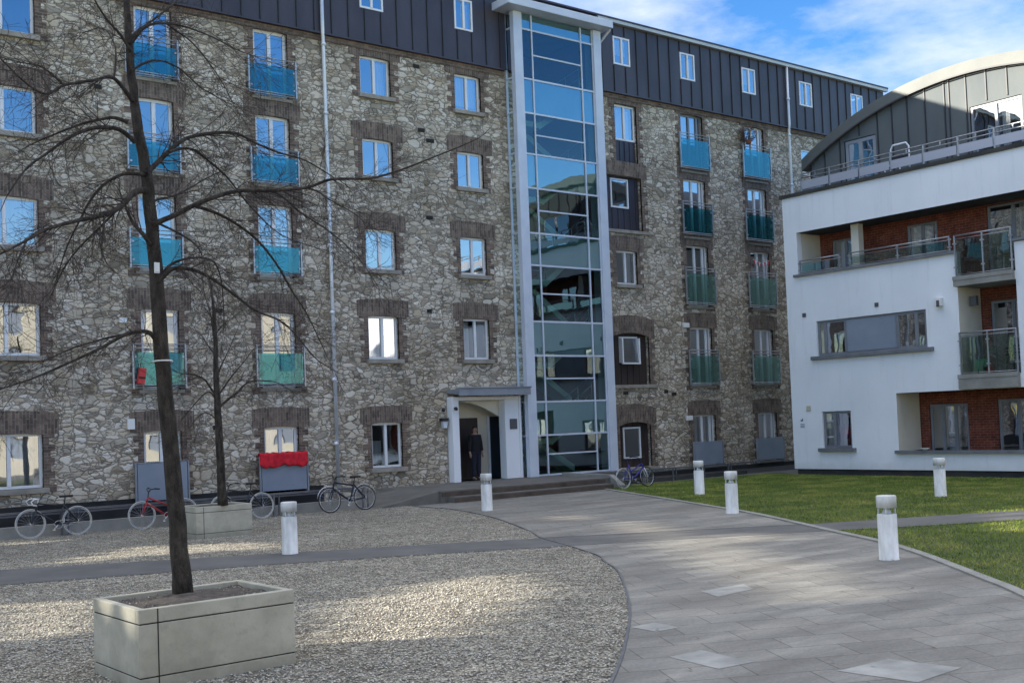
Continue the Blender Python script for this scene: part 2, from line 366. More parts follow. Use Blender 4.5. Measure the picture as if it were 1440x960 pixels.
def window(parent, P, u0, u1, z0, z1, d=.13, panes=2, frame='window_frame', fw=.07, name='window', curtain=None, split=None, g='window_glass', door=False, label=None):
    """frame mesh with its pane, mullions and, behind the glass, curtains"""
    mb = MB()
    fbox(mb, P, u0, u1, z0, z0 + fw, d, d + .07); fbox(mb, P, u0, u1, z1 - fw, z1, d, d + .07)
    fbox(mb, P, u0, u0 + fw, z0 + fw, z1 - fw, d, d + .07); fbox(mb, P, u1 - fw, u1, z0 + fw, z1 - fw, d, d + .07)
    cuts = split if split else [u0 + (u1 - u0) * k / panes for k in range(1, panes)]
    for c in cuts: fbox(mb, P, c - fw * .62, c + fw * .62, z0 + fw, z1 - fw, d - .015, d + .06)
    o = mb.build(name, frame, parent, label=label)
    e = MB(); edges = [u0] + list(cuts) + [u1]
    for k in range(len(edges) - 1):
        a, b = edges[k] + fw * .5, edges[k + 1] - fw * .5; tl = random.uniform(-.006, .006)
        e.quad([P(a, z0 + fw * .5, d + .03 + tl), P(b, z0 + fw * .5, d + .03 - tl), P(b, z1 - fw * .5, d + .03 - tl), P(a, z1 - fw * .5, d + .03 + tl)])
    e.build('pane', g, o)
    if curtain:
        for (a, b, lo, hi) in curtain:   # fractions of the window
            c = MB(); ua, ub = u0 + (u1 - u0) * a, u0 + (u1 - u0) * b; n = max(6, int((ub - ua) / .035))
            for i in range(n + 1):
                u = ua + (ub - ua) * i / n; dd = d + .20 + .03 * math.sin(i * 1.9) + .01 * math.sin(i * .7)
                c.v += [P(u, z0 + (z1 - z0) * lo, dd), P(u, z0 + (z1 - z0) * hi, dd)]
            for i in range(n): c.f.append((2 * i, 2 * i + 2, 2 * i + 3, 2 * i + 1)); c.mi.append(0); c.smooth.append(True)
            c.build('curtain', 'curtain', o)
    return o

# ================================================================= SETTING: ground
def smooth(pts, n=6):
    out = []
    for i in range(len(pts) - 1):
        p0, p1, p2, p3 = pts[max(i - 1, 0)], pts[i], pts[i + 1], pts[min(i + 2, len(pts) - 1)]
        for k in range(n):
            t = k / n
            out.append(tuple(.5 * ((2 * p1[a]) + (-p0[a] + p2[a]) * t + (2 * p0[a] - 5 * p1[a] + 4 * p2[a] - p3[a]) * t * t + (-p0[a] + 3 * p1[a] - 3 * p2[a] + p3[a]) * t ** 3) for a in (0, 1)))
    return out + [tuple(pts[-1])]
def sheet(name, poly, z, m, kind='structure'):
    bm = bmesh.new(); vs = [bm.verts.new((p[0], p[1], z)) for p in poly]; f = bm.faces.new(vs); f.normal_update()
    if f.normal.z < 0: f.normal_flip()
    bmesh.ops.triangulate(bm, faces=bm.faces[:], ngon_method='EAR_CLIP')
    me = bpy.data.meshes.new(name); bm.to_mesh(me); bm.free(); me.materials.append(MATS[m])
    o = bpy.data.objects.new(name, me); COL.objects.link(o); o['kind'] = kind; return o
sheet('ground', [(-400, -400), (400, -400), (400, 400), (-400, 400)], 0, 'asphalt')
LC = smooth([(16.9, 26.2), (16.85, 25.2), (16.74, 24.01), (15.89, 21.36), (14.39, 18.15), (13.50, 16.58), (12.93, 15.14), (12.3, 13.7), (11.83, 13.03), (11.13, 11.97), (9.3, 9.84), (7.8, 8.32), (6.46, 7.09), (4.3, 5.3), (1.5, 3.4), (-3, 1.6), (-14, .5)])
RC = smooth([(24.25, 26.9), (23.37, 25.03), (21.72, 21.46), (20.72, 19.34), (20.0, 17.83), (19.3, 16.4), (18.2, 14.5), (17.2, 12.85), (16.3, 11.3), (15.72, 10.45), (15.02, 9.56), (14.18, 8.59), (13.37, 7.67), (12.64, 6.86), (10.6, 4.9), (7.5, 2.6), (3.5, .2), (-4, -3)])
sheet('gravel_bed', LC + [(-30, .3), (-30, 27.2), (16.9, 27.2)], .006, 'gravel')
sheet('paving', LC + [(-14, -6)] + [(-4, -6)] + RC[::-1], .010, 'paving')
sheet('lawn', RC[:-1] + [(3.5, -12), (31.9, -12), (31.9, 25.3), (33, 26.6), (24.25, 26.9)], .006, 'grass_ground')
# crossing path (asphalt strip)
def lerp(a, b, t): return (a[0] + (b[0] - a[0]) * t, a[1] + (b[1] - a[1]) * t)
ST = [(-12, 29.2), (0, 23.4), (5.04, 20.84), (9.31, 18.74), (13.5, 16.58), (17.96, 13.98), (22.37, 11.96), (32.5, 7.0)]
SB = [(-12, 27.0), (0, 21.0), (4.51, 18.69), (8.56, 17.26), (12.93, 15.14), (17.2, 12.85), (20.61, 11.03), (32.5, 5.6)]
sheet('crossing_path', smooth(ST) + smooth(SB)[::-1], .014, 'asphalt')
# thin dark joint and pale edging along the path
def ribbon(name, line, w, z0, z1, m, obj=True):
    mb = MB(); L = [Vector((p[0], p[1], 0)) for p in line]
    k = None
    for i, p in enumerate(L):
        d = (L[min(i + 1, len(L) - 1)] - L[max(i - 1, 0)]).normalized(); n = Vector((-d.y, d.x, 0)) * w / 2
        a, b = p + n, p - n
        mb.v += [(a.x, a.y, z0), (a.x, a.y, z1), (b.x, b.y, z1), (b.x, b.y, z0)]
        if i:
            k = (i - 1) * 4
            for q in ((0, 1, 5, 4), (1, 2, 6, 5), (2, 3, 7, 6)): mb.f.append(tuple(k + j for j in q)); mb.mi.append(0); mb.smooth.append(False)
    o = mb.build(name, m); o['kind'] = 'structure'; return o
ribbon('kerb_edging', RC, .14, 0, .035, 'kerb_concrete')
ribbon('gravel_edging', LC, .03, 0, .022, 'rail_dark')
ribbon('path_joint', smooth([p for p in ST if 13 < p[0] < 18]), .02, .0, .018, 'rail_dark')
# a few paler slabs let into the paving
for k, q in enumerate([[(8.28, 8.76), (8.63, 8.76), (8.60, 8.36), (8.27, 8.37)], [(8.01, 5.98), (8.68, 5.94), (8.78, 5.31), (8.09, 5.28)], [(10.53, 9.85), (11.3, 9.82), (11.06, 9.45), (10.33, 9.38)], [(7.48, 7.42), (7.9, 7.42), (7.82, 6.72), (7.41, 6.76)]]):
    sheet('paving_slab', q, .0135, 'pale_slab')

# grass blades: one scattered mesh
def in_poly(x, y, poly):
    c = np.zeros(len(x), bool); n = len(poly); j = n - 1
    for i in range(n):
        xi, yi = poly[i]; xj, yj = poly[j]
        if yi != yj: c ^= ((yi > y) != (yj > y)) & (x < (xj - xi) * (y - yi) / (yj - yi) + xi)
        j = i
    return c
def scatter_tris(name, N, area, poly_in, poly_out, h, w, m, lean=.5, near=None):
    x = np.random.uniform(area[0], area[1], N); y = np.random.uniform(area[2], area[3], N)
    k = in_poly(x, y, poly_in)
    for po in poly_out: k &= ~in_poly(x, y, po)
    # only where the camera's wedge (with a wide margin) can see
    dep = x * (-BK.x) + y * (-BK.y); lat = x * RT.x + y * RT.y; k &= (np.abs(lat) < dep * .62 + 2) & (dep > 3)
    if near: k &= np.random.rand(N) < np.clip(near / dep, .15, 1)
    x, y = x[k], y[k]; n = len(x); hh = h * np.random.uniform(.5, 1.3, n); a = np.random.uniform(0, 6.28, n); ww = w * np.random.uniform(.6, 1.3, n)
    lx = np.random.normal(0, lean, n) * hh; ly = np.random.normal(0, lean, n) * hh
    v = np.zeros((n, 3, 3)); v[:, 0] = np.c_[x - np.cos(a) * ww, y - np.sin(a) * ww, np.zeros(n)]; v[:, 1] = np.c_[x + np.cos(a) * ww, y + np.sin(a) * ww, np.zeros(n)]; v[:, 2] = np.c_[x + lx, y + ly, hh]
    me = bpy.data.meshes.new(name); me.vertices.add(3 * n); me.vertices.foreach_set('co', v.ravel().astype(np.float32)); me.loops.add(3 * n); me.loops.foreach_set('vertex_index', np.arange(3 * n, dtype=np.int32))
    me.polygons.add(n); me.polygons.foreach_set('loop_start', np.arange(0, 3 * n, 3, dtype=np.int32)); me.update(); me.validate(); me.materials.append(MATS[m])
    o = bpy.data.objects.new(name, me); COL.objects.link(o); return o
LAWN = RC[:-1] + [(3.5, -12), (31.9, -12), (31.9, 25.3), (33, 26.6), (24.25, 26.9)]
STRIP = smooth(ST) + smooth(SB)[::-1]
g = scatter_tris('grass', 330000, (11, 32, 3, 27), LAWN, [STRIP], .045, .007, 'grass_blade'); tag(g, 'short green mown lawn grass beside the paving', kind='stuff')
# loose pebbles on the near gravel
def pebbles(name, N, area, poly_in, poly_out, z, rmin, rmax, m, near):
    x = np.random.uniform(area[0], area[1], N); y = np.random.uniform(area[2], area[3], N); k = in_poly(x, y, poly_in)
    for po in poly_out: k &= ~in_poly(x, y, po)
    dep = x * (-BK.x) + y * (-BK.y); lat = x * RT.x + y * RT.y; k &= (np.abs(lat) < dep * .55 + 1) & (dep > 4) & (np.random.rand(N) < np.clip((near / np.maximum(dep, 1)) ** 2, 0, 1))
    x, y = x[k], y[k]; n = len(x)
    base = np.array([(1, 0, 0), (0, 1, 0), (-1, 0, 0), (0, -1, 0), (0, 0, .8), (0, 0, -.6)]); F8 = np.array([(0, 1, 4), (1, 2, 4), (2, 3, 4), (3, 0, 4), (1, 0, 5), (2, 1, 5), (3, 2, 5), (0, 3, 5)])
    r = np.random.uniform(rmin, rmax, n); v = base[None] * r[:, None, None] * np.random.uniform(.78, 1.2, (n, 6, 1)); a = np.random.uniform(0, 6.28, n); ca, sa = np.cos(a)[:, None], np.sin(a)[:, None]
    vx = v[:, :, 0] * ca - v[:, :, 1] * sa; vy = v[:, :, 0] * sa + v[:, :, 1] * ca
    v = np.stack([vx + x[:, None], vy + y[:, None], v[:, :, 2] * .7 + z + r[:, None] * .3], 2)
    f = (F8[None] + (np.arange(n) * 6)[:, None, None]).reshape(-1)
    me = bpy.data.meshes.new(name); me.vertices.add(6 * n); me.vertices.foreach_set('co', v.ravel().astype(np.float32)); me.loops.add(len(f)); me.loops.foreach_set('vertex_index', f.astype(np.int32))
    me.polygons.add(len(f) // 3); me.polygons.foreach_set('loop_start', np.arange(0, len(f), 3, dtype=np.int32)); me.update(); me.validate(); me.materials.append(MATS[m])
    o = bpy.data.objects.new(name, me); COL.objects.link(o); return o
GRAV = LC + [(-30, .3), (-30, 27.2), (16.9, 27.2)]
PL1 = [(3.46, 10.96), (3.46, 9.84), (4.98, 9.84), (4.98, 10.96)]
g = pebbles('loose_gravel', 330000, (-2, 17, 5, 27), GRAV, [STRIP, PL1], .008, .007, .018, 'pebble', 10.5); tag(g, 'loose beige gravel stones on the gravel bed', kind='stuff')

mb = MB()
for _ in range(520):
    x_, y_ = random.uniform(1, 16), random.uniform(5, 26.9)
    if random.random() < .6: x_, y_ = random.gauss(4.4, 2.6), random.gauss(10.4, 2.4)
    if 3.3 < x_ < 5.1 and 9.7 < y_ < 11.1 or y_ > 27 or y_ < 3: continue
    a = random.uniform(0, 6.28); w_ = random.uniform(.010, .022); p = Vector((x_, y_, .028)); d1 = Vector((math.cos(a), math.sin(a), random.uniform(-.3, .3))) * w_ * 1.7; d2 = Vector((-math.sin(a), math.cos(a), random.uniform(-.3, .3))) * w_ * .7
    mb.quad([p - d1, p + d2, p + d1, p - d2])
o = mb.build('leaf_litter', 'dry_leaf'); tag(o, 'scattered dry brown leaf litter on the gravel', kind='stuff')

# ================================================================= STONE BUILDING
B = thing('stone_apartment_building', (15, 30, 0), 'long rubble stone warehouse block with brick window surrounds and a dark zinc top storey', 'building')
# windows: (u0, u1, z0, z1)
rows = {1: (12.48, 13.70), 2: (9.92, 11.12), 3: (7.04, 8.30), 4: (4.27, 5.62), 5: (.94, 2.33)}
W = []   # normal windows: u0,u1,z0,z1,row,col
for r, (a, b) in rows.items():
    W.append((17.92, 19.02, a, b, r, 'A'))
    if r < 5: W.append((21.49, 22.55, a, b, r, 'B'))
    W.append((6.72, 8.33, a + .05, b + .05, r, 'L'))
W.append((28.42, 29.48, 7.04, 8.30, 3, 'E'))
drow = {1: (11.90, 13.90), 2: (9.33, 11.37), 3: (6.62, 8.75), 4: (3.42, 5.62), 5: (.50, 2.33)}
D = []   # balcony doors: u0,u1,z0,z1,row,col
for r, (a, b) in drow.items():
    D.append((10.90, 11.95, a, b, r, 'C')); D.append((14.38, 15.47, a, b, r, 'D'))
frow = {1: (11.62, 13.84), 2: (9.05, 11.30), 3: (6.35, 8.72), 4: (3.30, 5.56), 5: (.26, 2.20)}
for r, (a, b) in frow.items():
    D.append((32.12, 33.35, a, b, r, 'F')); D.append((35.86, 37.02, a, b, r, 'G'))
HW = (39.45, 40.2, 12.3, 13.3)
E_OPEN = [(28.64, 29.75, 11.55, 13.73, 1), (27.95, 29.85, 9.05, 11.06, 2), (28.1, 29.9, 3.38, 5.27, 4), (28.25, 29.82, .38, 2.02, 5)]
holes = [w[:4] for w in W] + [d[:4] for d in D] + [e[:4] for e in E_OPEN] + [HW] + [(20.72, 23.5, .34, 3.02, 0), (23.62, 27.5, .34, 14.11, 0)]
w = MB(); facade(w, 2.0, 45.5, .02, 14.11, holes, PM, .32)
w.quad([(2, 30, 0), (2, 44, 0), (2, 44, 14.11), (2, 30, 14.11)]); w.quad([(45.5, 30, 0), (45.5, 44, 0), (45.5, 44, 14.11), (45.5, 30, 14.11)]); w.quad([(2, 44, 0), (45.5, 44, 0), (45.5, 44, 14.11), (2, 44, 14.11)])
w.build('stone_wall', 'rubble_stone', B)
# dark plinth at the wall foot, behind the rails; lightwell shade painted in
for a_ in ((2, 16.2, 29.93, 29.99, 0, .56), (27.7, 45.4, 29.93, 29.99, 0, .16)): w = MB(); w.box(*a_); w.build('plinth', 'plinth_shade_dark', B)
# brick band under the zinc
for a, b in ((2, 23.55), (27.6, 45.4)): w = MB(); w.box(a, b, 29.96, 29.975, 13.88, 14.10); w.build('brick_band', 'dark_brick', B)
# zinc storey
AT = [(17.92, 18.78), (21.5, 22.25), (28.6, 29.46), (32.12, 32.95), (35.7, 36.55), (39.38, 40.25), (43.0, 43.9), (14.4, 15.2), (10.9, 11.7), (7, 7.9)]
z = MB(); facade(z, 2, 45.55, 14.11, 16.62, [(a, b, 15.13, 16.19) for a, b in AT] + [(23.62, 27.5, 14.11, 16.62, 0)], PZ, .14)
z.quad([(2, 29.9, 14.11), (45.55, 29.9, 14.11), (45.55, 30, 14.11), (2, 30, 14.11)]); z.quad([(45.55, 29.9, 14.11), (45.55, 44, 14.11), (45.55, 44, 16.62), (45.55, 29.9, 16.62)])
z.quad([(2, 29.9, 14.11), (2, 44, 14.11), (2, 44, 16.62), (2, 29.9, 16.62)]); z.quad([(2, 44, 14.11), (45.55, 44, 14.11), (45.55, 44, 16.62), (2, 44, 16.62)])
z.build('zinc_cladding', 'dark_zinc', B)
s = MB(); u = 2.3
while u < 45.5:
    if 27.7 < u < 28.3: s.build('standing_seam', 'seam_dark', B); s = MB()
    if not 23.5 < u < 27.7:
        hit = [p for p in AT if p[0] - .02 < u < p[1] + .02]
        for a, b in (((14.13, 15.1), (16.22, 16.6)) if hit else ((14.13, 16.6),)): s.box(u - .014, u + .014, 29.862, 29.898, a, b)
    u += .585
s.build('standing_seam', 'seam_dark', B)
r = MB(); r.box(2, 45.7, 29.72, 44.1, 16.74, 16.80); r.build('roof', 'dark_zinc', B)
for a, b in ((2, 23.0), (27.8, 45.7)): r = MB(); r.box(a, b, 29.74, 29.895, 16.62, 16.735); r.build('gutter', 'roof_edge_metal', B)
for a, b in ((2, 23.5), (27.62, 45.5)): r = MB(); r.box(a, b, 29.84, 29.955, 14.05, 14.105); r.build('flashing', 'dark_zinc', B)
# interior floors and back wall that the glass shows
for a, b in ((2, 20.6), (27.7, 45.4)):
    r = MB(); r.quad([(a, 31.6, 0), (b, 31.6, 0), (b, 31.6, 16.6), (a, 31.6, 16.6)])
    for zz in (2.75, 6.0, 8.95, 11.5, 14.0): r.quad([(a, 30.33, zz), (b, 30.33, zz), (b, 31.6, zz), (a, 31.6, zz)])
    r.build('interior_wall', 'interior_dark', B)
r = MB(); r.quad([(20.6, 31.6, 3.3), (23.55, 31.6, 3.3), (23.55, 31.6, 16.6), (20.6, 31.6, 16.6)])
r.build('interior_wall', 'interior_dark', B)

def surround(u0, u1, ztop, j0, j1, h=.46, ext=.38, camber=.06, w1=.15, w2=.29):
    """brick lintel and toothed jambs round one opening, one mesh"""
    N = 12; a, b = u0 - ext, u1 + ext; lo = []; hi = []
    for i in range(N + 1):
        f = i / N; k = 1 - (2 * f - 1) ** 2; hi.append((a + (b - a) * f, ztop + h + camber * k + random.uniform(-.012, .012)))
        lo.append(((u0 - .1) + (u1 - u0 + .2) * f, ztop - camber + camber * k))
    poly = [(a, ztop - .02)] + hi + [(b, ztop - .02)] + lo[::-1]
    bm = bmesh.new(); vs = [bm.verts.new((p[0], 29.985, p[1])) for p in poly]; f = bm.faces.new(vs)
    ret = bmesh.ops.extrude_face_region(bm, geom=[f]); bmesh.ops.translate(bm, vec=(0, .055, 0), verts=[q for q in ret['geom'] if isinstance(q, bmesh.types.BMVert)])
    bmesh.ops.triangulate(bm, faces=bm.faces[:], ngon_method='EAR_CLIP'); bmesh.ops.recalc_face_normals(bm, faces=bm.faces[:])
    mb = MB(); bm.verts.index_update(); mb.v = [tuple(v.co) for v in bm.verts]
    for q in bm.faces: mb.f.append(tuple(v.index for v in q.verts)); mb.mi.append(0); mb.smooth.append(False)
    bm.free(); zz = j0; k = 0
    while zz < j1 - .02:
        hh = min(.17, j1 - zz); ww = (w1 if k % 2 else w2) + random.uniform(-.03, .03)
        for p, q in ((u0 - ww, u0), (u1, u1 + ww)): mb.box(p, q, 29.988, 30.06, zz, zz + hh + (.02 if zz + hh >= j1 - .02 else 0), 1)
        zz += hh; k += 1
    return mb.build('brick_surround', ['soldier_brick', 'dark_brick'], B)
def sill(P, u0, u1, z, m='sill_stone', ext=.1, t=.13, out=.13, parent=None, d1=.12):
    mb = MB(); fbox(mb, P, u0 - ext, u1 + ext, z - t, z, -out, d1); return mb.build('sill', m, parent, bevel=.01)

CUR = {('A', 5): [(.05, .45, .08, .6)], ('L', 5): [(.06, .33, .05, .95), (.55, .9, .05, .95)], ('A', 4): [(.08, .5, .05, .9)], ('B', 1): [(.05, .95, .18, .97)], ('A', 1): [(.52, .95, .05, .95)],
       ('B', 4): [(.1, .4, .05, .95)], ('A', 3): [(.06, .5, .2, .9)], ('B', 3): [(.06, .5, .05, .45)], ('L', 3): [(.5, .95, .05, .95)], ('E', 3): [(.6, .95, .05, .95)], ('L', 1): [(.0, .3, .05, .95)]}
for (u0, u1, z0, z1, r_, c_) in W:
    k = window(B, PM, u0 + .01, u1 - .01, z0 + .01, z1 - .01, curtain=CUR.get((c_, r_)), d=.10)
    sill(PM, u0, u1, z0, parent=k)
    surround(u0, u1, z1, z0 - .1, z1 - .02, h=.46 if c_ != 'L' else .5)
DC = {('C', 1): [(.06, .45, .3, .95)], ('D', 1): None, ('D', 3): [(.5, .95, .35, .95)], ('C', 4): [(.05, .95, .25, .97)], ('F', 1): [(.05, .95, .02, .97)], ('F', 4): [(.05, .7, .3, .95)], ('G', 4): [(.05, .6, .3, .95)], ('F', 5): [(.1, .4, .02, .97), (.5, .8, .02, .97)],
      ('G', 5): [(.15, .8, .02, .97)], ('D', 5): [(.05, .45, .5, .97)], ('G', 3): [(.1, .6, .02, .6)], ('D', 2): [(.4, .6, .3, .9)]}
for (u0, u1, z0, z1, r_, c_) in D:
    if c_ in 'FG': sp = [u0 + (u1 - u0) * .45, u0 + (u1 - u0) * .82]
    else: sp = None
    o = window(B, PM, u0 + .01, u1 - .01, z0 + .01, z1 - .01, fw=.085 if c_ in 'CD' else .07, name='balcony_door', curtain=DC.get((c_, r_)), split=sp, d=.11, frame='window_frame' if c_ in 'CD' or r_ > 1 or c_ == 'G' else 'window_frame_grey')
    sill(PM, u0, u1, z0, parent=o, t=.09, out=.07)
    surround(u0, u1, z1, z0 - .15, z1 - .02, h=.5 if r_ > 1 else .2, ext=.36 if c_ in 'CD' else .3)
# column of hoist openings right of the tower
o = window(B, PM, 28.66, 29.73, 12.40, 13.71, d=.1, curtain=[(.3, .9, .05, .9)])
k = MB(); k.box(28.66, 29.73, 30.12, 30.16, 11.57, 12.39)
for q in (28.95, 29.2, 29.45): k.box(q - .012, q + .012, 30.095, 30.119, 11.58, 12.38)
k.build('zinc_panel', 'dark_zinc', B); surround(28.64, 29.75, 13.73, 11.5, 13.71, h=.14, ext=.3, camber=.01)
def timber_opening(u0, u1, z0, z1, w0, w1, v0, v1, arch, m, tilt=0, panes=1):
    k = MB(); facade(k, u0 + .01, u1 - .01, z0 + .01, z1 - .01, [(w0, w1, v0, v1)], lambda u, z, d: (u, 30.16 + d, z), .05)
    q = u0 + .2
    while q < u1 - .1:
        for a, b in (((z0 + .02, v0 - .01), (v1 + .01, z1 - .02)) if w0 - .02 < q < w1 + .02 else ((z0 + .02, z1 - .02),)): k.box(q - .01, q + .01, 30.14, 30.158, a, b)
        q += .3
    k.build('boarded_infill', m, B)
    o = window(B, lambda u, z, d: (u, 30.0 + d + tilt * (v1 - z), z), w0, w1, v0, v1, d=.12, panes=panes, fw=.06)
    surround(u0, u1, z1, z0 - .02, z1 - .02, h=.5, ext=.3, camber=arch)
    s_ = MB(); s_.box(u0 - .35, u1 + .3, 29.9, 30.14, z0 - .13, z0 - .01); s_.build('ledge', 'sill_stone', B, bevel=.01)
timber_opening(27.97, 29.85, 9.05, 11.06, 28.41, 29.30, 9.88, 10.96, .03, 'dark_zinc')
timber_opening(28.1, 29.9, 3.38, 5.27, 28.52, 29.42, 4.13, 5.14, .16, 'dark_timber', tilt=-.16)
timber_opening(28.25, 29.82, .38, 2.02, 28.53, 29.40, .70, 1.84, .16, 'dark_timber')
o = window(B, PM, HW[0] + .01, HW[1] - .01, HW[2] + .01, HW[3] - .01, panes=1, curtain=[(.0, .95, .02, .98)], d=.04)
for i, (a, b) in enumerate(AT): 
    window(B, PZ, a + .01, b - .01, 15.14, 16.18, d=-.02, curtain=[(.55, .95, .05, .9)] if i % 2 else ([(.05, .95, .4, .95)] if i % 3 else None), fw=.06)

# juliet balconies
def balcony(u0, u1, g0, g1, solid=False, g='balcony_glass', left=True):
    y = 29.82; mb = MB(); lo = g0 - .10; hi = g1 + (.24 if not solid else .12)
    for u in (u0, u1): mb.box(u - .022, u + .022, y - .025, y + .025, lo, hi)
    for zz in ((hi - .02, lo + .02) if solid else (hi - .02, hi - .13, lo + .02, g0 - .02)): mb.tube([(u0, y, zz), (u1, y, zz)], .016, 6)
    for u in (u0, u1):
        for zz in (hi - .05, lo + .05): mb.box(u - .012, u + .012, y, 30.0, zz - .012, zz + .012)
    if not solid:
        for u in (u0 + .07, u1 - .07):
            for zz in (g0 + .12, g1 - .12): mb.box(u - .03, u + .03, y - .022, y + .022, zz - .025, zz + .025)
    o = mb.build('balcony_rail', 'galvanised' if not solid else 'panel_grey', B)
    q = MB()
    if solid: q.box(u0 + .045, u1 - .045, y - .02, y + .02, g0, hi - .04)
    else: q.quad([(u0 + .045, y, g0), (u1 - .045, y, g0), (u1 - .045, y, g1), (u0 + .045, y, g1)])
    q.build('glass_panel' if not solid else 'solid_panel', g if not solid else 'panel_bluegrey', o)
for c_, u0, u1 in (('C', 10.60, 12.04), ('D', 14.14, 15.63)):
    for r_, (a, b) in {1: (12.02, 12.78), 2: (9.42, 10.12), 3: (6.77, 7.50), 4: (3.56, 4.42)}.items(): balcony(u0, u1, a, b)
    balcony(u0, u1, .50 if c_ == 'D' else .48, 1.38, True)
for c_, u0, u1 in (('F', 31.87, 33.50), ('G', 35.50, 37.18)):
    for r_, (a, b) in {1: (11.75, 12.80), 2: (9.20, 10.14), 3: (6.50, 7.60), 4: (3.42, 4.44)}.items(): balcony(u0, u1, a, b, g='balcony_glass' if r_ < 3 else 'balcony_glass_clear')
    balcony(u0, u1, .30, 1.06, True)
# downpipes
def pipe(u, zb, kink):
    mb = MB(); mb.tube([(u, 29.80, 16.66), (u, 29.80, 14.2), (u + .02, 29.84, 14.05), (u + .05, 29.88, 13.9), (u + .08, 29.88, 8), (u + .1, 29.88, zb)], .055, 10)
    for zz in (15.2, 13.7, 11.6, 9.6, 7.6, 5.6, 3.6, 1.7): mb.tube([(u + (.04 if zz < 14 else 0), 29.80 if zz > 14 else 29.88, zz), (u + (.08 if zz < 14 else 0) * 1.0, 29.80 if zz > 14 else 29.88, zz + .09)], .075, 10)
    mb.build('downpipe', 'pipe_metal', B)
pipe(16.56, .2, 1); pipe(38.5, .2, 1)
# small things fixed to the wall
def wallbox(parent, name, P, u0, u1, z0, z1, m, t=.1, label=None, bevel=.01):
    mb = MB(); fbox(mb, P, u0, u1, z0, z1, -t, -.002); return mb.build(name, m, parent, bevel=bevel, label=label)
for (a, b, c, d) in ((10.45, 10.64, 2.38, 2.66), (31.72, 32.02, 5.52, 5.70), (31.66, 31.98, 2.00, 2.17), (10.30, 10.5, 5.2, 5.34)):
    wallbox(B, 'vent_box', lambda u, z, d: (u, 29.985 + d, z), a, b, c, d, 'white_plastic', .09)
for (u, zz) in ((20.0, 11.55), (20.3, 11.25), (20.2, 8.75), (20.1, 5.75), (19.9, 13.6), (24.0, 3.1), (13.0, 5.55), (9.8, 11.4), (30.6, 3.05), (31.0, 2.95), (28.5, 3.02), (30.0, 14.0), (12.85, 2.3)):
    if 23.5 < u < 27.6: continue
    mb = MB(); mb.box(u, u + random.uniform(.14, .3), 29.975, 30.02, zz, zz + .12); mb.build('putlog_hole_shade', 'plinth_shade_dark', B)  # dark boxes on the wall face paint the shade inside small holes
lamp = wallbox(B, 'wall_lamp', PM, 20.42, 20.66, 2.30, 2.40, 'black_paint', .2)
mb = MB(); mb.prism([(20.45, 2.29), (20.63, 2.29), (20.60, 2.08), (20.48, 2.08)], 'y', 29.83, 29.96); mb.build('lamp_glass', 'lamp_glass', lamp)
mb = MB(); mb.lathe((20.55, 29.93, 2.6), [(.03, 0), (.06, .03), (.06, .09), (.02, .13)], 10); mb.build('alarm_dome', 'black_paint', B)

# ================================================================= STAIR TOWER
T = thing('glazed_stair_tower', (25.6, 29.5, .3), 'tall glass stair tower framed in white metal in the middle of the stone facade', 'stair tower')
YF = 29.5; X0, X1 = 23.60, 27.58
mb = MB(); mb.box(X0, X0 + .37, 29.42, 29.62, .34, 16.02); mb.build('corner_post', 'tower_metal', T, bevel=.01)
mb = MB(); mb.box(X1 - .36, X1, 29.42, 29.62, .34, 16.0); mb.box(X1 - .30, X1 - .004, 29.62, 29.98, .34, 16.0)
mb.build('corner_post', 'tower_metal', T, bevel=.01)
LV = [.38, 1.71, 2.83, 4.38, 5.53, 7.43, 8.52, 10.05, 11.21, 12.61, 13.78, 15.48, 16.02]
GX0, GX1 = X0 + .37, X1 - .36; M1, M2 = 24.43, 26.66
mb = MB()
for z_ in LV[:-1]: mb.box(GX0, GX1, 29.485, 29.54, z_ - .03, z_ + .03)
for u in (M1, M2): mb.box(u - .025, u + .025, 29.475, 29.542, .38, 16.0)
for z_ in (1.07, 3.61, 6.48, 9.30, 11.88, 14.63): mb.box(M1 + .025, M2 - .025, 29.487, 29.537, z_ - .025, z_ + .025)
for u in (GX0 + .02, GX1 - .02): mb.box(u - .02, u + .02, 29.488, 29.545, .38, 16.0)
mb.build('glazing_bars', 'tower_metal', T)
for i in range(len(LV) - 1):
    sp_ = i % 2 == 1
    mb = MB()
    for a, b in ((GX0, M1), (M1, M2), (M2, GX1)):
        tl = random.uniform(-.008, .008); mb.quad([(a, 29.515 + tl, LV[i]), (b, 29.515 - tl, LV[i]), (b, 29.515 - tl, LV[i + 1]), (a, 29.515 + tl, LV[i + 1])])
    g_ = mb.build('spandrel_glass' if sp_ else 'glass_panel', 'spandrel_glass' if sp_ else 'tower_glass', T)
    if sp_:
        mb = MB(); mb.box(GX0 - .1, GX1 + .1, 29.60, 29.66, LV[i] + .02, LV[i + 1] - .02); mb.build('spandrel_backing', 'spandrel_back', g_)
mb = MB(); mb.quad([(23.66, 29.62, .34), (23.66, 29.98, .34), (23.66, 29.98, 16), (23.66, 29.62, 16)]); mb.build('side_glass', 'tower_glass', T)
mb = MB(); mb.box(23.62, 23.70, 29.95, 29.99, .34, 16.0)
for z_ in LV[1:-1]: mb.box(23.63, 23.68, 29.62, 29.95, z_ - .025, z_ + .025)
mb.build('side_bars', 'tower_metal', T)
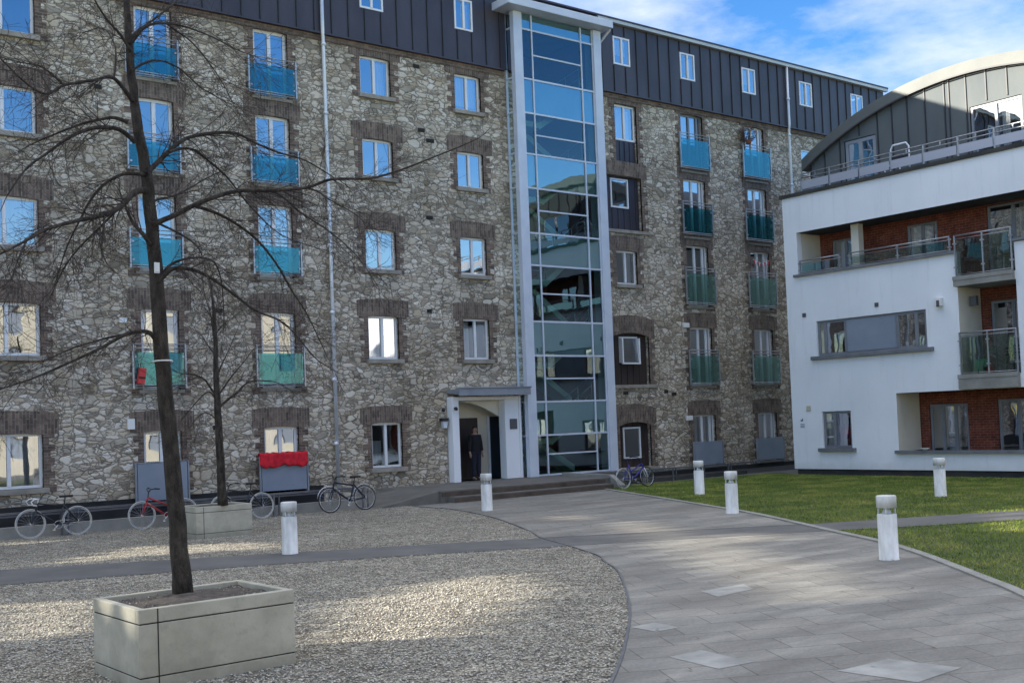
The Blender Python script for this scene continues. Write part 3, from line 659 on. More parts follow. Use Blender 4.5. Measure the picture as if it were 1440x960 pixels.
# inside: back wall, landings, flights
mb = MB(); mb.quad([(23.55, 33.0, .3), (27.6, 33.0, .3), (27.6, 33.0, 16.3), (23.55, 33.0, 16.3)]); mb.quad([(23.55, 30.0, .3), (23.55, 33, .3), (23.55, 33, 16.3), (23.55, 30, 16.3)]); mb.quad([(27.6, 30.0, .3), (27.6, 33, .3), (27.6, 33, 16.3), (27.6, 30, 16.3)])
mb.build('inner_wall', 'interior_maroon', T)
mb = MB(); mb.box(23.62, 27.5, 29.56, 33, .25, .33); mb.build('floor', 'stair_concrete', T)
for k_, z_ in enumerate((2.83, 5.53, 8.52, 11.21, 13.78)):
    z0_ = [.38, 2.83, 5.53, 8.52, 11.21][k_]; zm = (z0_ + z_) / 2
    mb = MB(); mb.box(23.7, 27.4, 31.84, 32.98, z_ - .25, z_ - .05)
    mb.prism([(25.0, zm - .25), (26.9, z_ - .30), (26.9, z_ - .06), (25.0, zm)], 'y', 29.95, 30.85)
    mb.prism([(26.9, z0_ - .05), (25.0, zm - .12), (25.0, zm + .1), (26.9, z0_ + .2)], 'y', 31.0, 31.85)
    mb.box(24.0, 25.0, 29.95, 31.85, zm - .2, zm); fl = mb.build('stair_flight', 'stair_concrete', T)
    mb = MB()
    for q in (.3, .6, .95): mb.tube([(24.0, 29.92, zm + q), (25.0, 29.92, zm + q), (26.9, 29.92, z_ - .06 + q)], .02, 5)
    for f in (0, .33, .66, 1): mb.tube([(25 + 1.9 * f, 29.92, zm + (z_ - zm) * f), (25 + 1.9 * f, 29.92, zm + (z_ - zm) * f + .95)], .018, 5)
    mb.build('handrail', 'galvanised', fl)
mb = MB(); mb.box(23.08, 27.80, 28.98, 33.0, 16.03, 16.30); mb.build('roof_slab', 'tower_metal', T, bevel=.02)
mb = MB(); mb.tube([(27.86, 29.2, 16.25), (27.86, 29.25, 16.05), (27.84, 29.75, 15.75), (27.84, 29.78, 15.2)], .05, 8); mb.build('rainwater_pipe', 'pipe_metal', T)

# ================================================================= ENTRANCE PORCH
Pp = thing('entrance_porch', (22, 29.9, .34), 'white framed entrance recess with a grey metal canopy beside the glass stair tower', 'porch')
mb = MB(); mb.box(20.74, 21.0, 29.72, 30.1, .34, 3.06); mb.box(21.0, 23.48, 29.74, 30.1, 2.94, 3.06); mb.box(22.88, 23.48, 29.76, 30.1, .34, 2.94); mb.box(23.44, 23.52, 29.70, 29.76, .34, 3.06)
mb.build('door_surround', 'white_render', Pp, bevel=.008)
mb = MB(); YB = 30.85; mb.quad([(20.74, YB, .34), (23.5, YB, .34), (23.5, YB, 3.0), (20.74, YB, 3.0)])
mb.quad([(20.74, 30.1, .34), (20.74, YB, .34), (20.74, YB, 3), (20.74, 30.1, 3)]); mb.quad([(20.74, 30.1, 2.99), (23.5, 30.1, 2.99), (23.5, YB, 2.99), (20.74, YB, 2.99)])
mb.quad([(23.5, 30.1, .34), (23.5, YB, .34), (23.5, YB, 3), (23.5, 30.1, 3)])
ar = [(21.0, 2.93), (22.9, 2.93), (22.9, 2.4)] + [(22.9 - 1.9 * f, 2.4 + .5 * math.sin(math.pi / 2 * min(1, f * 1.25))) for f in (.1, .2, .35, .5, .65, .8, 1)]
mb.prism(ar, 'y', 30.12, 30.28)
mb.build('recess_wall', 'cream_render', Pp)
mb = MB(); mb.box(21.62, 22.50, YB - .06, YB - .005, .34, 2.38); mb.build('entrance_door', 'dark_timber', Pp, label='dark doorway behind the man')
mb = MB(); mb.box(22.98, 23.46, YB - .06, YB - .005, .34, 2.40); mb.build('side_door', 'door_bluegrey', Pp, label='blue-black inner door leaf')
mb = MB(); mb.box(22.90, 22.975, YB - .1, YB - .005, .34, 2.46); mb.build('door_frame', 'white_metal', Pp)
mb = MB(); mb.prism([(29.32, 3.12), (30.0, 3.18), (30.0, 3.28), (29.32, 3.30)], 'x', 20.75, 23.60); mb.box(20.72, 23.62, 29.27, 29.32, 3.08, 3.33); mb.tube([(20.7, 29.26, 3.33), (23.64, 29.26, 3.33)], .025, 6)
mb.build('canopy', 'panel_grey', Pp)
wallbox(Pp, 'wall_plaque', lambda u, z, d: (u, 29.758 + d, z), 23.06, 23.36, 1.96, 2.30, 'plaque_grey', .03)
mb = MB(); mb.tube([(20.86, 29.72, 2.68), (20.82, 29.58, 2.66)], .045, 8); mb.lathe((20.86, 29.69, 2.66), [(.05, 0), (.06, .05), (.03, .08)], 10); mb.build('security_camera', 'black_paint', Pp)

# platform and steps
mb = MB(); mb.box(18.0, 24.4, 26.45, 30.0, 0, .335); mb.prism([(24.4, .335), (27.6, .335), (27.6, 0), (24.4, 0)], 'y', 29.0, 30.0); mb.prism([(15.95, .0), (18.0, .335), (18.0, 0)], 'y', 26.55, 30.0)
o = mb.build('entrance_platform', 'concrete_step'); o['kind'] = 'structure'
mb = MB(); mb.box(18.2, 24.2, 26.1, 26.447, 0, .17); o = mb.build('entrance_step', 'concrete_step'); o['kind'] = 'structure'
for a_ in ((18.0, 24.2, 26.435, 26.449, .18, .30), (18.2, 24.2, 26.085, 26.099, .0, .14)): mb = MB(); mb.box(*a_); o = mb.build('step_riser', 'step_riser'); o['kind'] = 'structure'
mb = MB(); mb.prism([(26.0, 0), (26.0, .10), (26.5, .42), (28.8, .46), (28.8, 0)], 'x', 24.42, 24.62); o = mb.build('step_side_wall', 'kerb_concrete'); o['kind'] = 'structure'

# low upstands behind the bikes and rails
mb = MB(); mb.box(-14, 15.9, 27.2, 27.4, 0, .26); o = mb.build('kerb_upstand', 'kerb_concrete'); tag(o, kind='structure')
mb = MB(); mb.box(24.7, 31.9, 27.3, 27.45, 0, .14); o = mb.build('kerb_upstand', 'kerb_concrete'); o.data.materials[0] = MATS['plinth_grey']; tag(o, kind='structure')
sheet('lightwell_shade', [(-14, 27.4), (16.28, 27.4), (16.28, 29.98), (-14, 29.98)], .008, 'plinth_shade_dark')  # flat black sheets paint the shade of a lightwell that is not cut
sheet('lightwell_shade', [(24.7, 27.46), (44, 27.46), (44, 29.98), (24.7, 29.98)], .008, 'plinth_shade_dark')

def railing(x0, x1, y, zt, step, label, gap=None):
    t_ = thing('cycle_rail', ((x0 + x1) / 2, y, 0), label, 'railing')
    mb = MB(); mb.box(x0, x1, y - .03, y + .03, zt - .05, zt); mb.box(x0, x1, y + .34, y + .36, zt - .13, zt - .09)
    mb.build('top_rail', 'rail_dark', t_)
    u = x0 + .03
    while u <= x1 + .01:
        mb = MB(); mb.box(u - .025, u + .025, y - .02, y + .02, .0, zt - .052); mb.box(u + .13, u + .16, y - .02, y + .02, .0, zt - .052); mb.box(u - .06, u + .2, y - .04, y + .04, 0, .02)
        mb.build('rail_post', 'rail_dark', t_); u += step
railing(5.2, 15.9, 27.05, .60, 2.65, 'long low dark metal rail behind the bicycles on the gravel')
railing(24.9, 31.8, 26.9, .47, 1.38, 'low dark metal rail between the lawn and the stone wall')

# ================================================================= WHITE BUILDING
Wb = thing('white_apartment_building', (32, 20, 0), 'white rendered apartment block with recessed balconies and an arched zinc penthouse', 'building')
WH = [(14.0, 24.70, 6.88, 8.34, 0), (16.95, 18.80, 6.04, 6.88, 0), (16.95, 18.80, 3.05, 5.80, 0), (6, 21.11, .79, 2.64, 0), (19.91, 24.05, 4.02, 5.21), (22.85, 24.0, .91, 2.14)]
mb = MB(); facade(mb, 4, 25.25, .20, 9.60, WH, PW, .18)
mb.quad([(32, 25.25, .2), (46, 25.25, .2), (46, 25.25, 9.6), (32, 25.25, 9.6)]); mb.quad([(32, 4, .2), (46, 4, .2), (46, 4, 9.6), (32, 4, 9.6)])
# edges and soffits of the deep recesses
mb.quad([PW(24.7, 6.88, 0), PW(24.7, 8.34, 0), PW(24.7, 8.34, 1.3), PW(24.7, 6.88, 1.3)])
mb.quad([PW(14, 6.88, 0), PW(24.7, 6.88, 0), PW(24.7, 6.88, .25), PW(14, 6.88, .25)])
mb.quad([PW(18.8, 6.88, .25), PW(24.7, 6.88, .25), PW(24.7, 6.2, .25), PW(18.8, 6.2, .25)])
mb.quad([PW(18.8, 6.04, 0), PW(18.8, 6.88, 0), PW(18.8, 6.88, .25), PW(18.8, 6.04, .25)]); mb.quad([PW(16.95, 3.05, 0), PW(16.95, 6.88, 0), PW(16.95, 6.88, 1.3), PW(16.95, 3.05, 1.3)])
mb.build('wall', 'white_render_weathered', Wb)
for q in ([PW(24.695, 6.2, .25), PW(24.695, 8.33, .25), PW(24.695, 8.33, 1.28), PW(24.695, 6.2, 1.28)], [PW(21.11, .79, 0), PW(21.11, 2.64, 0), PW(21.11, 2.64, 1.28), PW(21.11, .79, 1.28)], [PW(18.8, 3.05, 0), PW(18.8, 5.8, 0), PW(18.8, 5.8, 1.28), PW(18.8, 3.05, 1.28)]):
    mb = MB(); mb.quad(q); mb.build('recess_side', 'cream_render', Wb)
mb = MB(); mb.box(32.35, 32.62, 22.45, 22.74, 6.2, 8.34); mb.build('column', 'cream_render', Wb)
# recess back walls with openings
for a_ in ((14.0, 24.7, 6.0, 8.40, [(23.13, 24.2, 6.2, 8.08), (20.15, 21.26, 6.95, 8.14), (16.0, 18.46, 6.06, 8.3)]), (16.95, 18.8, 3.05, 5.8, [(17.05, 18.5, 3.06, 5.35)]), (6.0, 21.11, .5, 2.70, [(19.44, 20.78, .52, 2.24), (16.5, 18.45, .52, 2.32), (12, 14, .52, 2.3)])):
    rb = MB(); facade(rb, *a_, lambda u, z, d: (33.3 + d, u, z), .12); rb.build('brick_back_wall', 'red_brick', Wb)
for u0_, u1_, z_, d_ in ((14, 24.7, 6.15, .25), (14, 24.7, 8.345, 0), (6, 21.11, 2.645, 0), (6, 21.11, .60, .2)):
    mb = MB(); mb.quad([PW(u0_, z_, d_), PW(u1_, z_, d_), PW(u1_, z_, 1.3), PW(u0_, z_, 1.3)]); mb.build('recess_soffit' if z_ in (8.345, 2.645) else 'balcony_floor', 'plinth_grey', Wb)
PB = lambda u, z, d: (33.3 + d, u, z)
for (a, b, c, d, n_) in ((23.13, 24.2, 6.2, 8.08, 2), (20.15, 21.26, 6.95, 8.14, 2), (16.0, 18.46, 6.06, 8.3, 3), (17.05, 18.5, 3.06, 5.35, 2), (19.44, 20.78, .52, 2.24, 3), (16.5, 18.45, .52, 2.32, 3), (12, 14, .52, 2.3, 2)):
    window(Wb, PB, a + .01, b - .01, c + .01, d - .01, d=.04, panes=n_, frame='window_frame_grey', name='balcony_door', curtain=[(.3, .62, .02, .98)] if n_ > 1 and a != 20.15 else [(.25, .98, .05, .98)])
# main windows
o = window(Wb, PW, 19.92, 24.04, 4.03, 5.2, d=.06, frame='window_frame_grey', split=[20.30, 20.98, 22.93, 23.75], fw=.08)
mb = MB(); fbox(mb, PW, 21.02, 22.89, 4.10, 5.13, .045, .075); mb.build('opaque_panel', 'panel_bluegrey', o)
sill(PW, 19.91, 24.05, 4.02, 'grey_sill', ext=.22, t=.12, parent=o)
o2 = window(Wb, PW, 22.86, 23.99, .92, 2.13, d=.06, frame='window_frame_grey', split=[23.55], curtain=[(.75, .95, .02, .98)])
sill(PW, 22.85, 24.0, .91, 'grey_sill', ext=.15, t=.12, parent=o2)
mb = MB(); fbox(mb, PW, 18.8, 24.85, 6.80, 6.89, -.10, -.003); mb.build('balcony_coping', 'grey_sill', Wb)
mb = MB(); fbox(mb, PW, 6, 21.2, .72, .82, -.12, -.003); mb.build('balcony_coping', 'grey_sill', Wb)
mb = MB(); fbox(mb, PW, 10, 16.98, 6.90, 6.98, -.08, .3); mb.build('balcony_coping', 'grey_sill', Wb)
for z0_, z1_, t_ in ((5.78, 6.06, .12), (2.66, 3.08, .12)):
    mb = MB(); mb.box(31.85, 33.28, 16.98, 18.85, z0_, z1_); mb.box(31.83, 31.9, 16.97, 18.86, z1_ - .10, z1_ + .02); mb.build('balcony_slab', 'kerb_concrete', Wb)
def glass_rail(u0, u1, z0, z1, step, X=31.93, g='smoked_glass', ret=False):
    mb = MB(); n_ = max(1, round((u1 - u0) / step))
    for k_ in range(n_ + 1):
        u = u0 + (u1 - u0) * k_ / n_; mb.box(X - .02, X + .02, u - .02, u + .02, z0 - .04, z1)
        for q in (.2, .8): mb.box(X - .04, X + .04, u - .05, u + .05, z0 + (z1 - z0) * q - .02, z0 + (z1 - z0) * q + .02)
    mb.tube([(X, u0 - .02, z1), (X, u1 + .02, z1)], .022, 8); mb.tube([(X, u0, z1 - .1), (X, u1, z1 - .1)], .012, 6); mb.tube([(X, u0, z0), (X, u1, z0)], .012, 6)
    o = mb.build('balcony_rail', 'galvanised', Wb); q = MB(); q.quad([(X, u0 + .06, z0 + .03), (X, u1 - .06, z0 + .03), (X, u1 - .06, z1 - .13), (X, u0 + .06, z1 - .13)]); q.build('glass_panel', g, o)
glass_rail(22.95, 24.55, 6.92, 7.33, 1.6); glass_rail(18.95, 22.55, 6.92, 7.33, 1.8); glass_rail(17.0, 18.78, 6.12, 7.32, .95); glass_rail(17.0, 18.78, 3.14, 4.36, .95)
mb = MB(); mb.box(32.10, 46, 4, 25.2, 0, .2); mb.build('plinth', 'plinth_grey', Wb)
PWo = lambda u, z, d: (31.998 + d, u, z)
wallbox(Wb, 'vent_cover', PWo, 24.45, 24.60, 5.40, 5.54, 'plaque_grey', .03); wallbox(Wb, 'vent_cover', PWo, 21.58, 21.72, 5.46, 5.60, 'plaque_grey', .03)
wallbox(Wb, 'vent_cover', PWo, 24.44, 24.62, 2.18, 2.36, 'beige_plastic', .03); o = wallbox(Wb, 'wall_light', PWo, 19.30, 19.52, 5.25, 5.50, 'white_plastic', .16)
mb = MB(); fbox(mb, PW, 19.34, 19.42, 5.22, 5.42, -.20, -.165); mb.build('light_grille', 'plaque_grey', o)
mb = MB(); mb.box(32.5, 32.62, 18.5, 18.72, 5.2, 5.5); mb.build('vent_cover', 'plaque_grey', Wb)
# little dog-shaped notice with two lines of marks (unreadable in the photo)
mb = MB(); fbox(mb, PW, 24.80, 24.90, 1.84, 1.88, -.006, -.003); fbox(mb, PW, 24.80, 24.83, 1.88, 1.93, -.006, -.003)
for q in (1.72, 1.67, 1.62): fbox(mb, PW, 24.74, 24.92, q, q + .018, -.006, -.003)
mb.build('wall_notice', 'sign_blue', Wb)
# roof terrace
mb = MB(); mb.box(31.93, 46, 4, 25.32, 9.60, 9.72); mb.build('roof_terrace', 'plinth_grey', Wb)
XR = 32.3; mb = MB(); u = 24.6; ps = []
while u > 6:
    ps.append(u); mb.box(XR - .025, XR + .025, u - .025, u + .025, 9.72, 10.42); u -= 1.18
for zz in (10.40, 10.26): mb.tube([(XR, 24.65, zz), (XR, 6, zz)], .02, 6)
for k_ in range(len(ps)): mb.box(XR - .02, XR + .02, ps[k_] - .6, ps[k_] - .57, 10.26, 10.4)
rr = mb.build('terrace_rail', 'galvanised', Wb)
mb = MB()
for k_ in range(len(ps) - 1): mb.box(XR - .05, XR - .03, ps[k_ + 1] + .04, ps[k_] - .04, 9.86, 10.14)
mb.build('rail_panel', 'perforated_metal', rr)
mb = MB(); mb.box(XR, 34.4, 24.62, 24.66, 9.86, 10.12); mb.tube([(XR, 24.64, 10.4), (34.4, 24.64, 10.4)], .02, 6); mb.build('rail_return', 'galvanised', rr)
# barrel roofed penthouse
def arch(c, R_, top, hw, n_=40):
    return [(c + hw - 2 * hw * i / n_, top - R_ + math.sqrt(max(0, R_ * R_ - (hw - 2 * hw * i / n_) ** 2))) for i in range(n_ + 1)]
C0, RR, TOP = 19.6, 12.3, 13.30
inn = arch(C0, RR - .33, TOP - .33, 6.2)
PX = 34.5
gab = MB()
wn = [(23.04, 24.33, 9.75, 11.75), (17.75, 19.5, 9.75, 11.82)]
# gable in vertical strips, leaving the window openings
us = sorted({p[0] for p in inn} | {q for w_ in wn for q in w_[:2]})
def zin(u): return TOP - .33 - (RR - .33) + math.sqrt((RR - .33) ** 2 - (u - C0) ** 2)
for a, b in zip(us[:-1], us[1:]):
    w_ = [q for q in wn if q[0] <= (a + b) / 2 <= q[1]]; lo = w_[0][3] if w_ else 9.72
    gab.quad([(PX, a, lo), (PX, b, lo), (PX, b, zin(b)), (PX, a, zin(a))])
gab.quad([(PX, us[-1], 9.72), (44, us[-1], 9.72), (44, us[-1], zin(us[-1])), (PX, us[-1], zin(us[-1]))])
gab.build('penthouse_gable', 'pale_zinc', Wb)
mb = MB()
for u in (25.81, 25.19, 24.52, 23.69, 22.94, 22.36, 21.76, 21.09, 20.37, 20.2, 19.6, 18.9, 18.2, 17.4, 16.6, 15.8, 15.0):
    w_ = [q for q in wn if q[0] - .05 <= u <= q[1] + .05]; mb.box(PX - .035, PX - .002, u - .02, u + .02, w_[0][3] + .08 if w_ else 9.72, zin(u) - .02)
mb.build('standing_seam', 'seam_dark', Wb)
out = arch(C0, RR, TOP, 6.5); inn2 = arch(C0, RR - .36, TOP - .36, 6.5)
mb = MB(); n_ = len(out)
for i in range(n_ - 1):
    a, b, c, d = out[i], out[i + 1], inn2[i + 1], inn2[i]; x0, x1 = 34.32, 45.0
    mb.quad([(x0, *a), (x0, *b), (x0, *c), (x0, *d)]); mb.quad([(x0, *a), (x1, *a), (x1, *b), (x0, *b)], 0, True); mb.quad([(x0, *d), (x0, *c), (x1, *c), (x1, *d)], 0, True)
mb.quad([(34.32, *out[0]), (34.32, *inn2[0]), (45, *inn2[0]), (45, *out[0])])
mb.build('barrel_roof', 'barrel_metal', Wb)
mb = MB(); 
for i in range(n_ - 1):
    a, b = inn2[i], inn2[i + 1]; mb.quad([(34.30, *a), (34.30, *b), (34.30, b[0], b[1] - .05), (34.30, a[0], a[1] - .05)])
mb.build('roof_drip_edge', 'seam_dark', Wb)
PP = lambda u, z, d: (PX + d, u, z)
window(Wb, PP, 23.06, 24.31, 9.77, 11.73, d=.03, frame='panel_grey', fw=.12, name='terrace_door', split=[23.68])
window(Wb, PP, 17.77, 19.48, 9.77, 11.80, d=.03, panes=2, frame='window_frame_grey', fw=.07, name='terrace_door', curtain=[(.3, .45, .02, .98)])
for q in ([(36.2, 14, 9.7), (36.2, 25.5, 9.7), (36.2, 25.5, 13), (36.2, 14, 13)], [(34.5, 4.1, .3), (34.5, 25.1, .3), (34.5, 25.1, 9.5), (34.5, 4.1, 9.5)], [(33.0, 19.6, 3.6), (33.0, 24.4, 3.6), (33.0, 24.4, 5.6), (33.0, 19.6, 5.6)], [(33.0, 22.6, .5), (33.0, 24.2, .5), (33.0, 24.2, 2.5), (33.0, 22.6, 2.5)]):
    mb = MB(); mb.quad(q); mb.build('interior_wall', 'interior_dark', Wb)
# building known only from its reflections, behind the camera
Ob = thing('courtyard_apartment_block', (10, -24, 0), 'cream rendered apartment block closing the courtyard behind the camera', 'building')
oh = []; 
for k_ in range(-14, 24):
    for zz in (1.0, 4.0, 7.0, 10.0): oh.append((k_ * 3.2, k_ * 3.2 + 1.5, zz, zz + 1.5))
mb = MB(); facade(mb, -50, 78, 0, 12.6, oh, lambda u, z, d: (u, -24 - d, z), .2); mb.quad([(-50, -24, 12.6), (78, -24, 12.6), (78, -36, 12.6), (-50, -36, 12.6)]); mb.build('wall', 'opposite_render', Ob)
mb = MB(); mb.quad([(-50, -24.2, 0), (78, -24.2, 0), (78, -24.2, 12.5), (-50, -24.2, 12.5)]); mb.build('dark_glazing', 'panel_bluegrey', Ob)
# added unseen screen wall, its gaps cut to throw sun patches on the ground
SUN = Vector((-1.5, 1.0, .5))
def sunhole(P):   # where the sunlight reaching ground point P crosses the plane y = 30
    k_ = 30 - P[1]; return (P[0] - 1.5 * k_, .5 * k_ + (P[2] if len(P) > 2 else 0))
PATCH = [[(8.04, 22.55), (10.0, 21.2), (9.0, 20.2), (6.1, 21.0)], [(9.5, 20.7), (10.2, 20.7), (9.5, 19.6), (8.9, 19.9)], [(6.35, 10.9), (6.6, 10.7), (5.7, 8.7), (5.4, 8.5)],
         [(16.4, 17.8), (16.9, 17.4), (14.2, 12.2), (11.5, 7.8), (10.6, 8.0), (12.9, 12.4)], [(19.5, 25.2), (19.8, 25.0), (18.8, 23.1), (18.5, 23.2)],
         [(4.0, 16.5), (5.0, 15.9), (4.2, 13.0), (3.2, 13.3)], [(7.3, 12.9), (10.2, 13.4), (9.2, 11.4), (6.4, 9.6), (5.6, 10.4)], [(9.3, 26.0), (10.2, 25.6), (9.6, 24.9), (8.9, 25.2)],
         [(6.3, 26.3), (7.4, 26.2), (7.2, 25.4), (6.2, 25.7)], [(17.2, 21.3), (17.9, 20.8), (16.5, 18.6), (16.1, 19.0)], [(15.0, 14.2), (16.4, 13.8), (15.8, 12.5), (14.6, 12.9)], [(12.2, 11.0), (13.4, 10.4), (12.6, 9.0), (11.6, 9.6)]]
PATCH += [[(18.6, 10.3), (22.5, 12.6), (22.8, 12.3), (19.0, 9.7)], [(23.5, 19.5), (27.5, 18.0), (27.5, 17.3), (23.5, 18.8)], [(21.5, 17.4), (24.5, 16.4), (24.5, 15.9), (21.5, 16.8)], [(25.5, 15.0), (29.5, 13.0), (29.5, 12.3), (25.5, 14.2)]]
HP = [[sunhole(p) for p in q] for q in PATCH]
G_ = .22; xs = np.arange(-62, 2.0, G_); zs_ = np.arange(0, 16.7, G_)
cx, cz = np.meshgrid(xs + G_ / 2, zs_ + G_ / 2, indexing='ij'); hol = np.zeros(cx.shape, bool)
for q in HP: hol |= in_poly(cx.ravel(), cz.ravel(), q).reshape(cx.shape)
mb = MB()
for i in range(len(xs)):
    j = 0
    while j < len(zs_):
        if hol[i, j]: j += 1; continue
        k_ = j
        while k_ < len(zs_) and not hol[i, k_]: k_ += 1
        mb.quad([(xs[i], 30, zs_[j]), (xs[i] + G_, 30, zs_[j]), (xs[i] + G_, 30, zs_[j] + (k_ - j) * G_), (xs[i], 30, zs_[j] + (k_ - j) * G_)]); j = k_
o = mb.build('sun_patch_screen', 'rubble_stone'); tag(o, 'unseen stone screen added to the left, with gaps shaped to cast sun patches', 'building')

# ================================================================= STREET FURNITURE
def bollard(x, y, label):
    t_ = thing('light_bollard', (x, y, 0), label, 'bollard', 'white light bollards along the paving')
    r_ = .138
    mb = MB(); mb.lathe((x, y, 0), [(r_ + .006, 0), (r_ + .006, .02), (r_, .022), (r_, .655), (r_ - .006, .665), (r_ - .05, .67)], 28); mb.build('post', 'bollard_paint', t_)
    mb = MB(); mb.lathe((x, y, .755), [(r_ - .02, 0), (r_ + .004, .003), (r_ + .004, .165), (r_ - .006, .175)], 28); mb.build('cap', 'bollard_paint', t_)
    mb = MB(); mb.lathe((x, y, .67), [(.075, 0), (.06, .03), (.03, .085)], 14)
    mb.build('lamp_cone', 'lamp_glass', t_)
    for k_ in range(4):
        a = k_ * math.pi / 2 + .5; mb = MB(); mb.tube([(x + math.cos(a) * (r_ - .025), y + math.sin(a) * (r_ - .025), .66), (x + math.cos(a) * (r_ - .025), y + math.sin(a) * (r_ - .025), .76)], .016, 6); mb.build('strut', 'bollard_paint', t_)
    return t_
BL = [((14.39, 9.75), 'nearest and largest white bollard, standing on the paving by the lawn kerb'), ((19.17, 16.88), 'white bollard where the paving meets the lawn, beyond the nearest bollard'), ((9.32, 18.54), 'white bollard standing in the gravel beside the far planter'),
      ((17.0, 22.99), 'white bollard in front of the entrance porch'), ((23.37, 21.73), 'grey-white bollard standing in the lawn in front of the stone wall'), ((25.05, 15.45), 'white bollard standing in the lawn in front of the white building')]
for (x, y), l_ in BL: bollard(x, y, l_)

def planter(cx, cy, ang, w_, d_, h, label):
    t_ = thing('concrete_planter', (cx, cy, 0), label, 'planter', 'square concrete tree planters'); ca, sa = math.cos(ang), math.sin(ang)
    def P(a, b): return (cx + a * ca - b * sa, cy + a * sa + b * ca)
    def rbox(mb, a0, a1, b0, b1, z0, z1, mi=0): mb.prism([P(a0, b0), P(a1, b0), P(a1, b1), P(a0, b1)], 'z', z0, z1, mi)
    hw, hd, th = w_ / 2, d_ / 2, .075
    def course(z0, z1):
        mb = MB(); rbox(mb, -hw, hw, -hd, -hd + th, z0, z1); rbox(mb, -hw, hw, hd - th, hd, z0, z1); rbox(mb, -hw, -hw + th, -hd + th, hd - th, z0, z1); rbox(mb, hw - th, hw, -hd + th, hd - th, z0, z1); return mb
    course(0, h * .15).build('base_course', 'concrete_light', t_, bevel=.006); course(h * .165, h * .81).build('side_panel', 'concrete_light', t_, bevel=.006); course(h * .825, h).build('rim_course', 'concrete_light', t_, bevel=.008)
    mb = MB(); rbox(mb, -hw + .008, hw - .008, -hd + .008, hd - .008, .01, h * .9); 
    for s_ in (-hw + .17,): rbox(mb, s_ - .005, s_ + .005, -hd - .003, -hd + .02, .01, h - .004)
    mb.build('joint', 'concrete_joint', t_)
    mb = MB(); N = 12; k0 = len(mb.v)
    for i in range(N + 1):
        for j in range(N + 1):
            a = -hw + th + (w_ - 2 * th) * i / N; b = -hd + th + (d_ - 2 * th) * j / N; p = P(a, b); r2 = math.hypot(a, b)
            mb.v.append((p[0], p[1], h * .93 + .05 * math.exp(-r2 * r2 * 6) + random.uniform(-.012, .012)))
    for i in range(N):
        for j in range(N): q = i * (N + 1) + j; mb.f.append((q, q + N + 1, q + N + 2, q + 1)); mb.mi.append(0); mb.smooth.append(True)
    mb.build('soil', 'soil', t_)
    # chippings on the soil
    mb = MB()
    for _ in range(240):
        p = P(random.uniform(-hw + th, hw - th) * .96, random.uniform(-hd + th, hd - th) * .96); r_ = random.uniform(.006, .014); zz = h * .95
        mb.v += [(p[0] + r_, p[1], zz), (p[0], p[1] + r_, zz), (p[0] - r_, p[1], zz), (p[0], p[1] - r_, zz), (p[0], p[1], zz + r_)]; q = len(mb.v) - 5
        for a, b in ((0, 1), (1, 2), (2, 3), (3, 0)): mb.f.append((q + a, q + b, q + 4)); mb.mi.append(0); mb.smooth.append(False)
    mb.build('bark_chippings', 'gravel', t_)['kind'] = 'stuff'; return t_, h * .95
planter(4.22, 10.40, R(1.5), 1.50, 1.12, .70, 'near square concrete planter with dark panel joints holding the large bare tree')
planter(10.02, 23.42, R(0), 1.26, 1.0, .667, 'far concrete planter on the gravel holding the small bare tree')

# ---------------------------------------------------------------- trees
def grow(mb, p, d, L, r_, depth, tipr=.0022):
    """recursive drooping twig"""
    n_ = 5; pts = [p]; dirn = d.normalized()
    for i in range(n_):
        dirn = (dirn + Vector((random.gauss(0, .13), random.gauss(0, .13), random.gauss(-.02, .13)))).normalized(); pts.append(pts[-1] + dirn * (L / n_))
    rad = [r_ + (tipr - r_) * i / n_ for i in range(n_ + 1)]
    mb.tube(pts, rad, 4 if r_ > .006 else 3, cap=False)
    if depth > 0:
        for k_ in range(random.randint(2, 4)):
            i = random.randint(1, n_ - 1); a = Vector((random.gauss(0, 1), random.gauss(0, 1), random.gauss(0, .8))); dd = (pts[i + 1] - pts[i]).normalized()
            a = (a - dd * a.dot(dd)); 
            if a.length < 1e-3: continue
            grow(mb, pts[i], dd * .75 + a.normalized() * .75, L * random.uniform(.45, .75), rad[i] * .7, depth - 1, tipr)
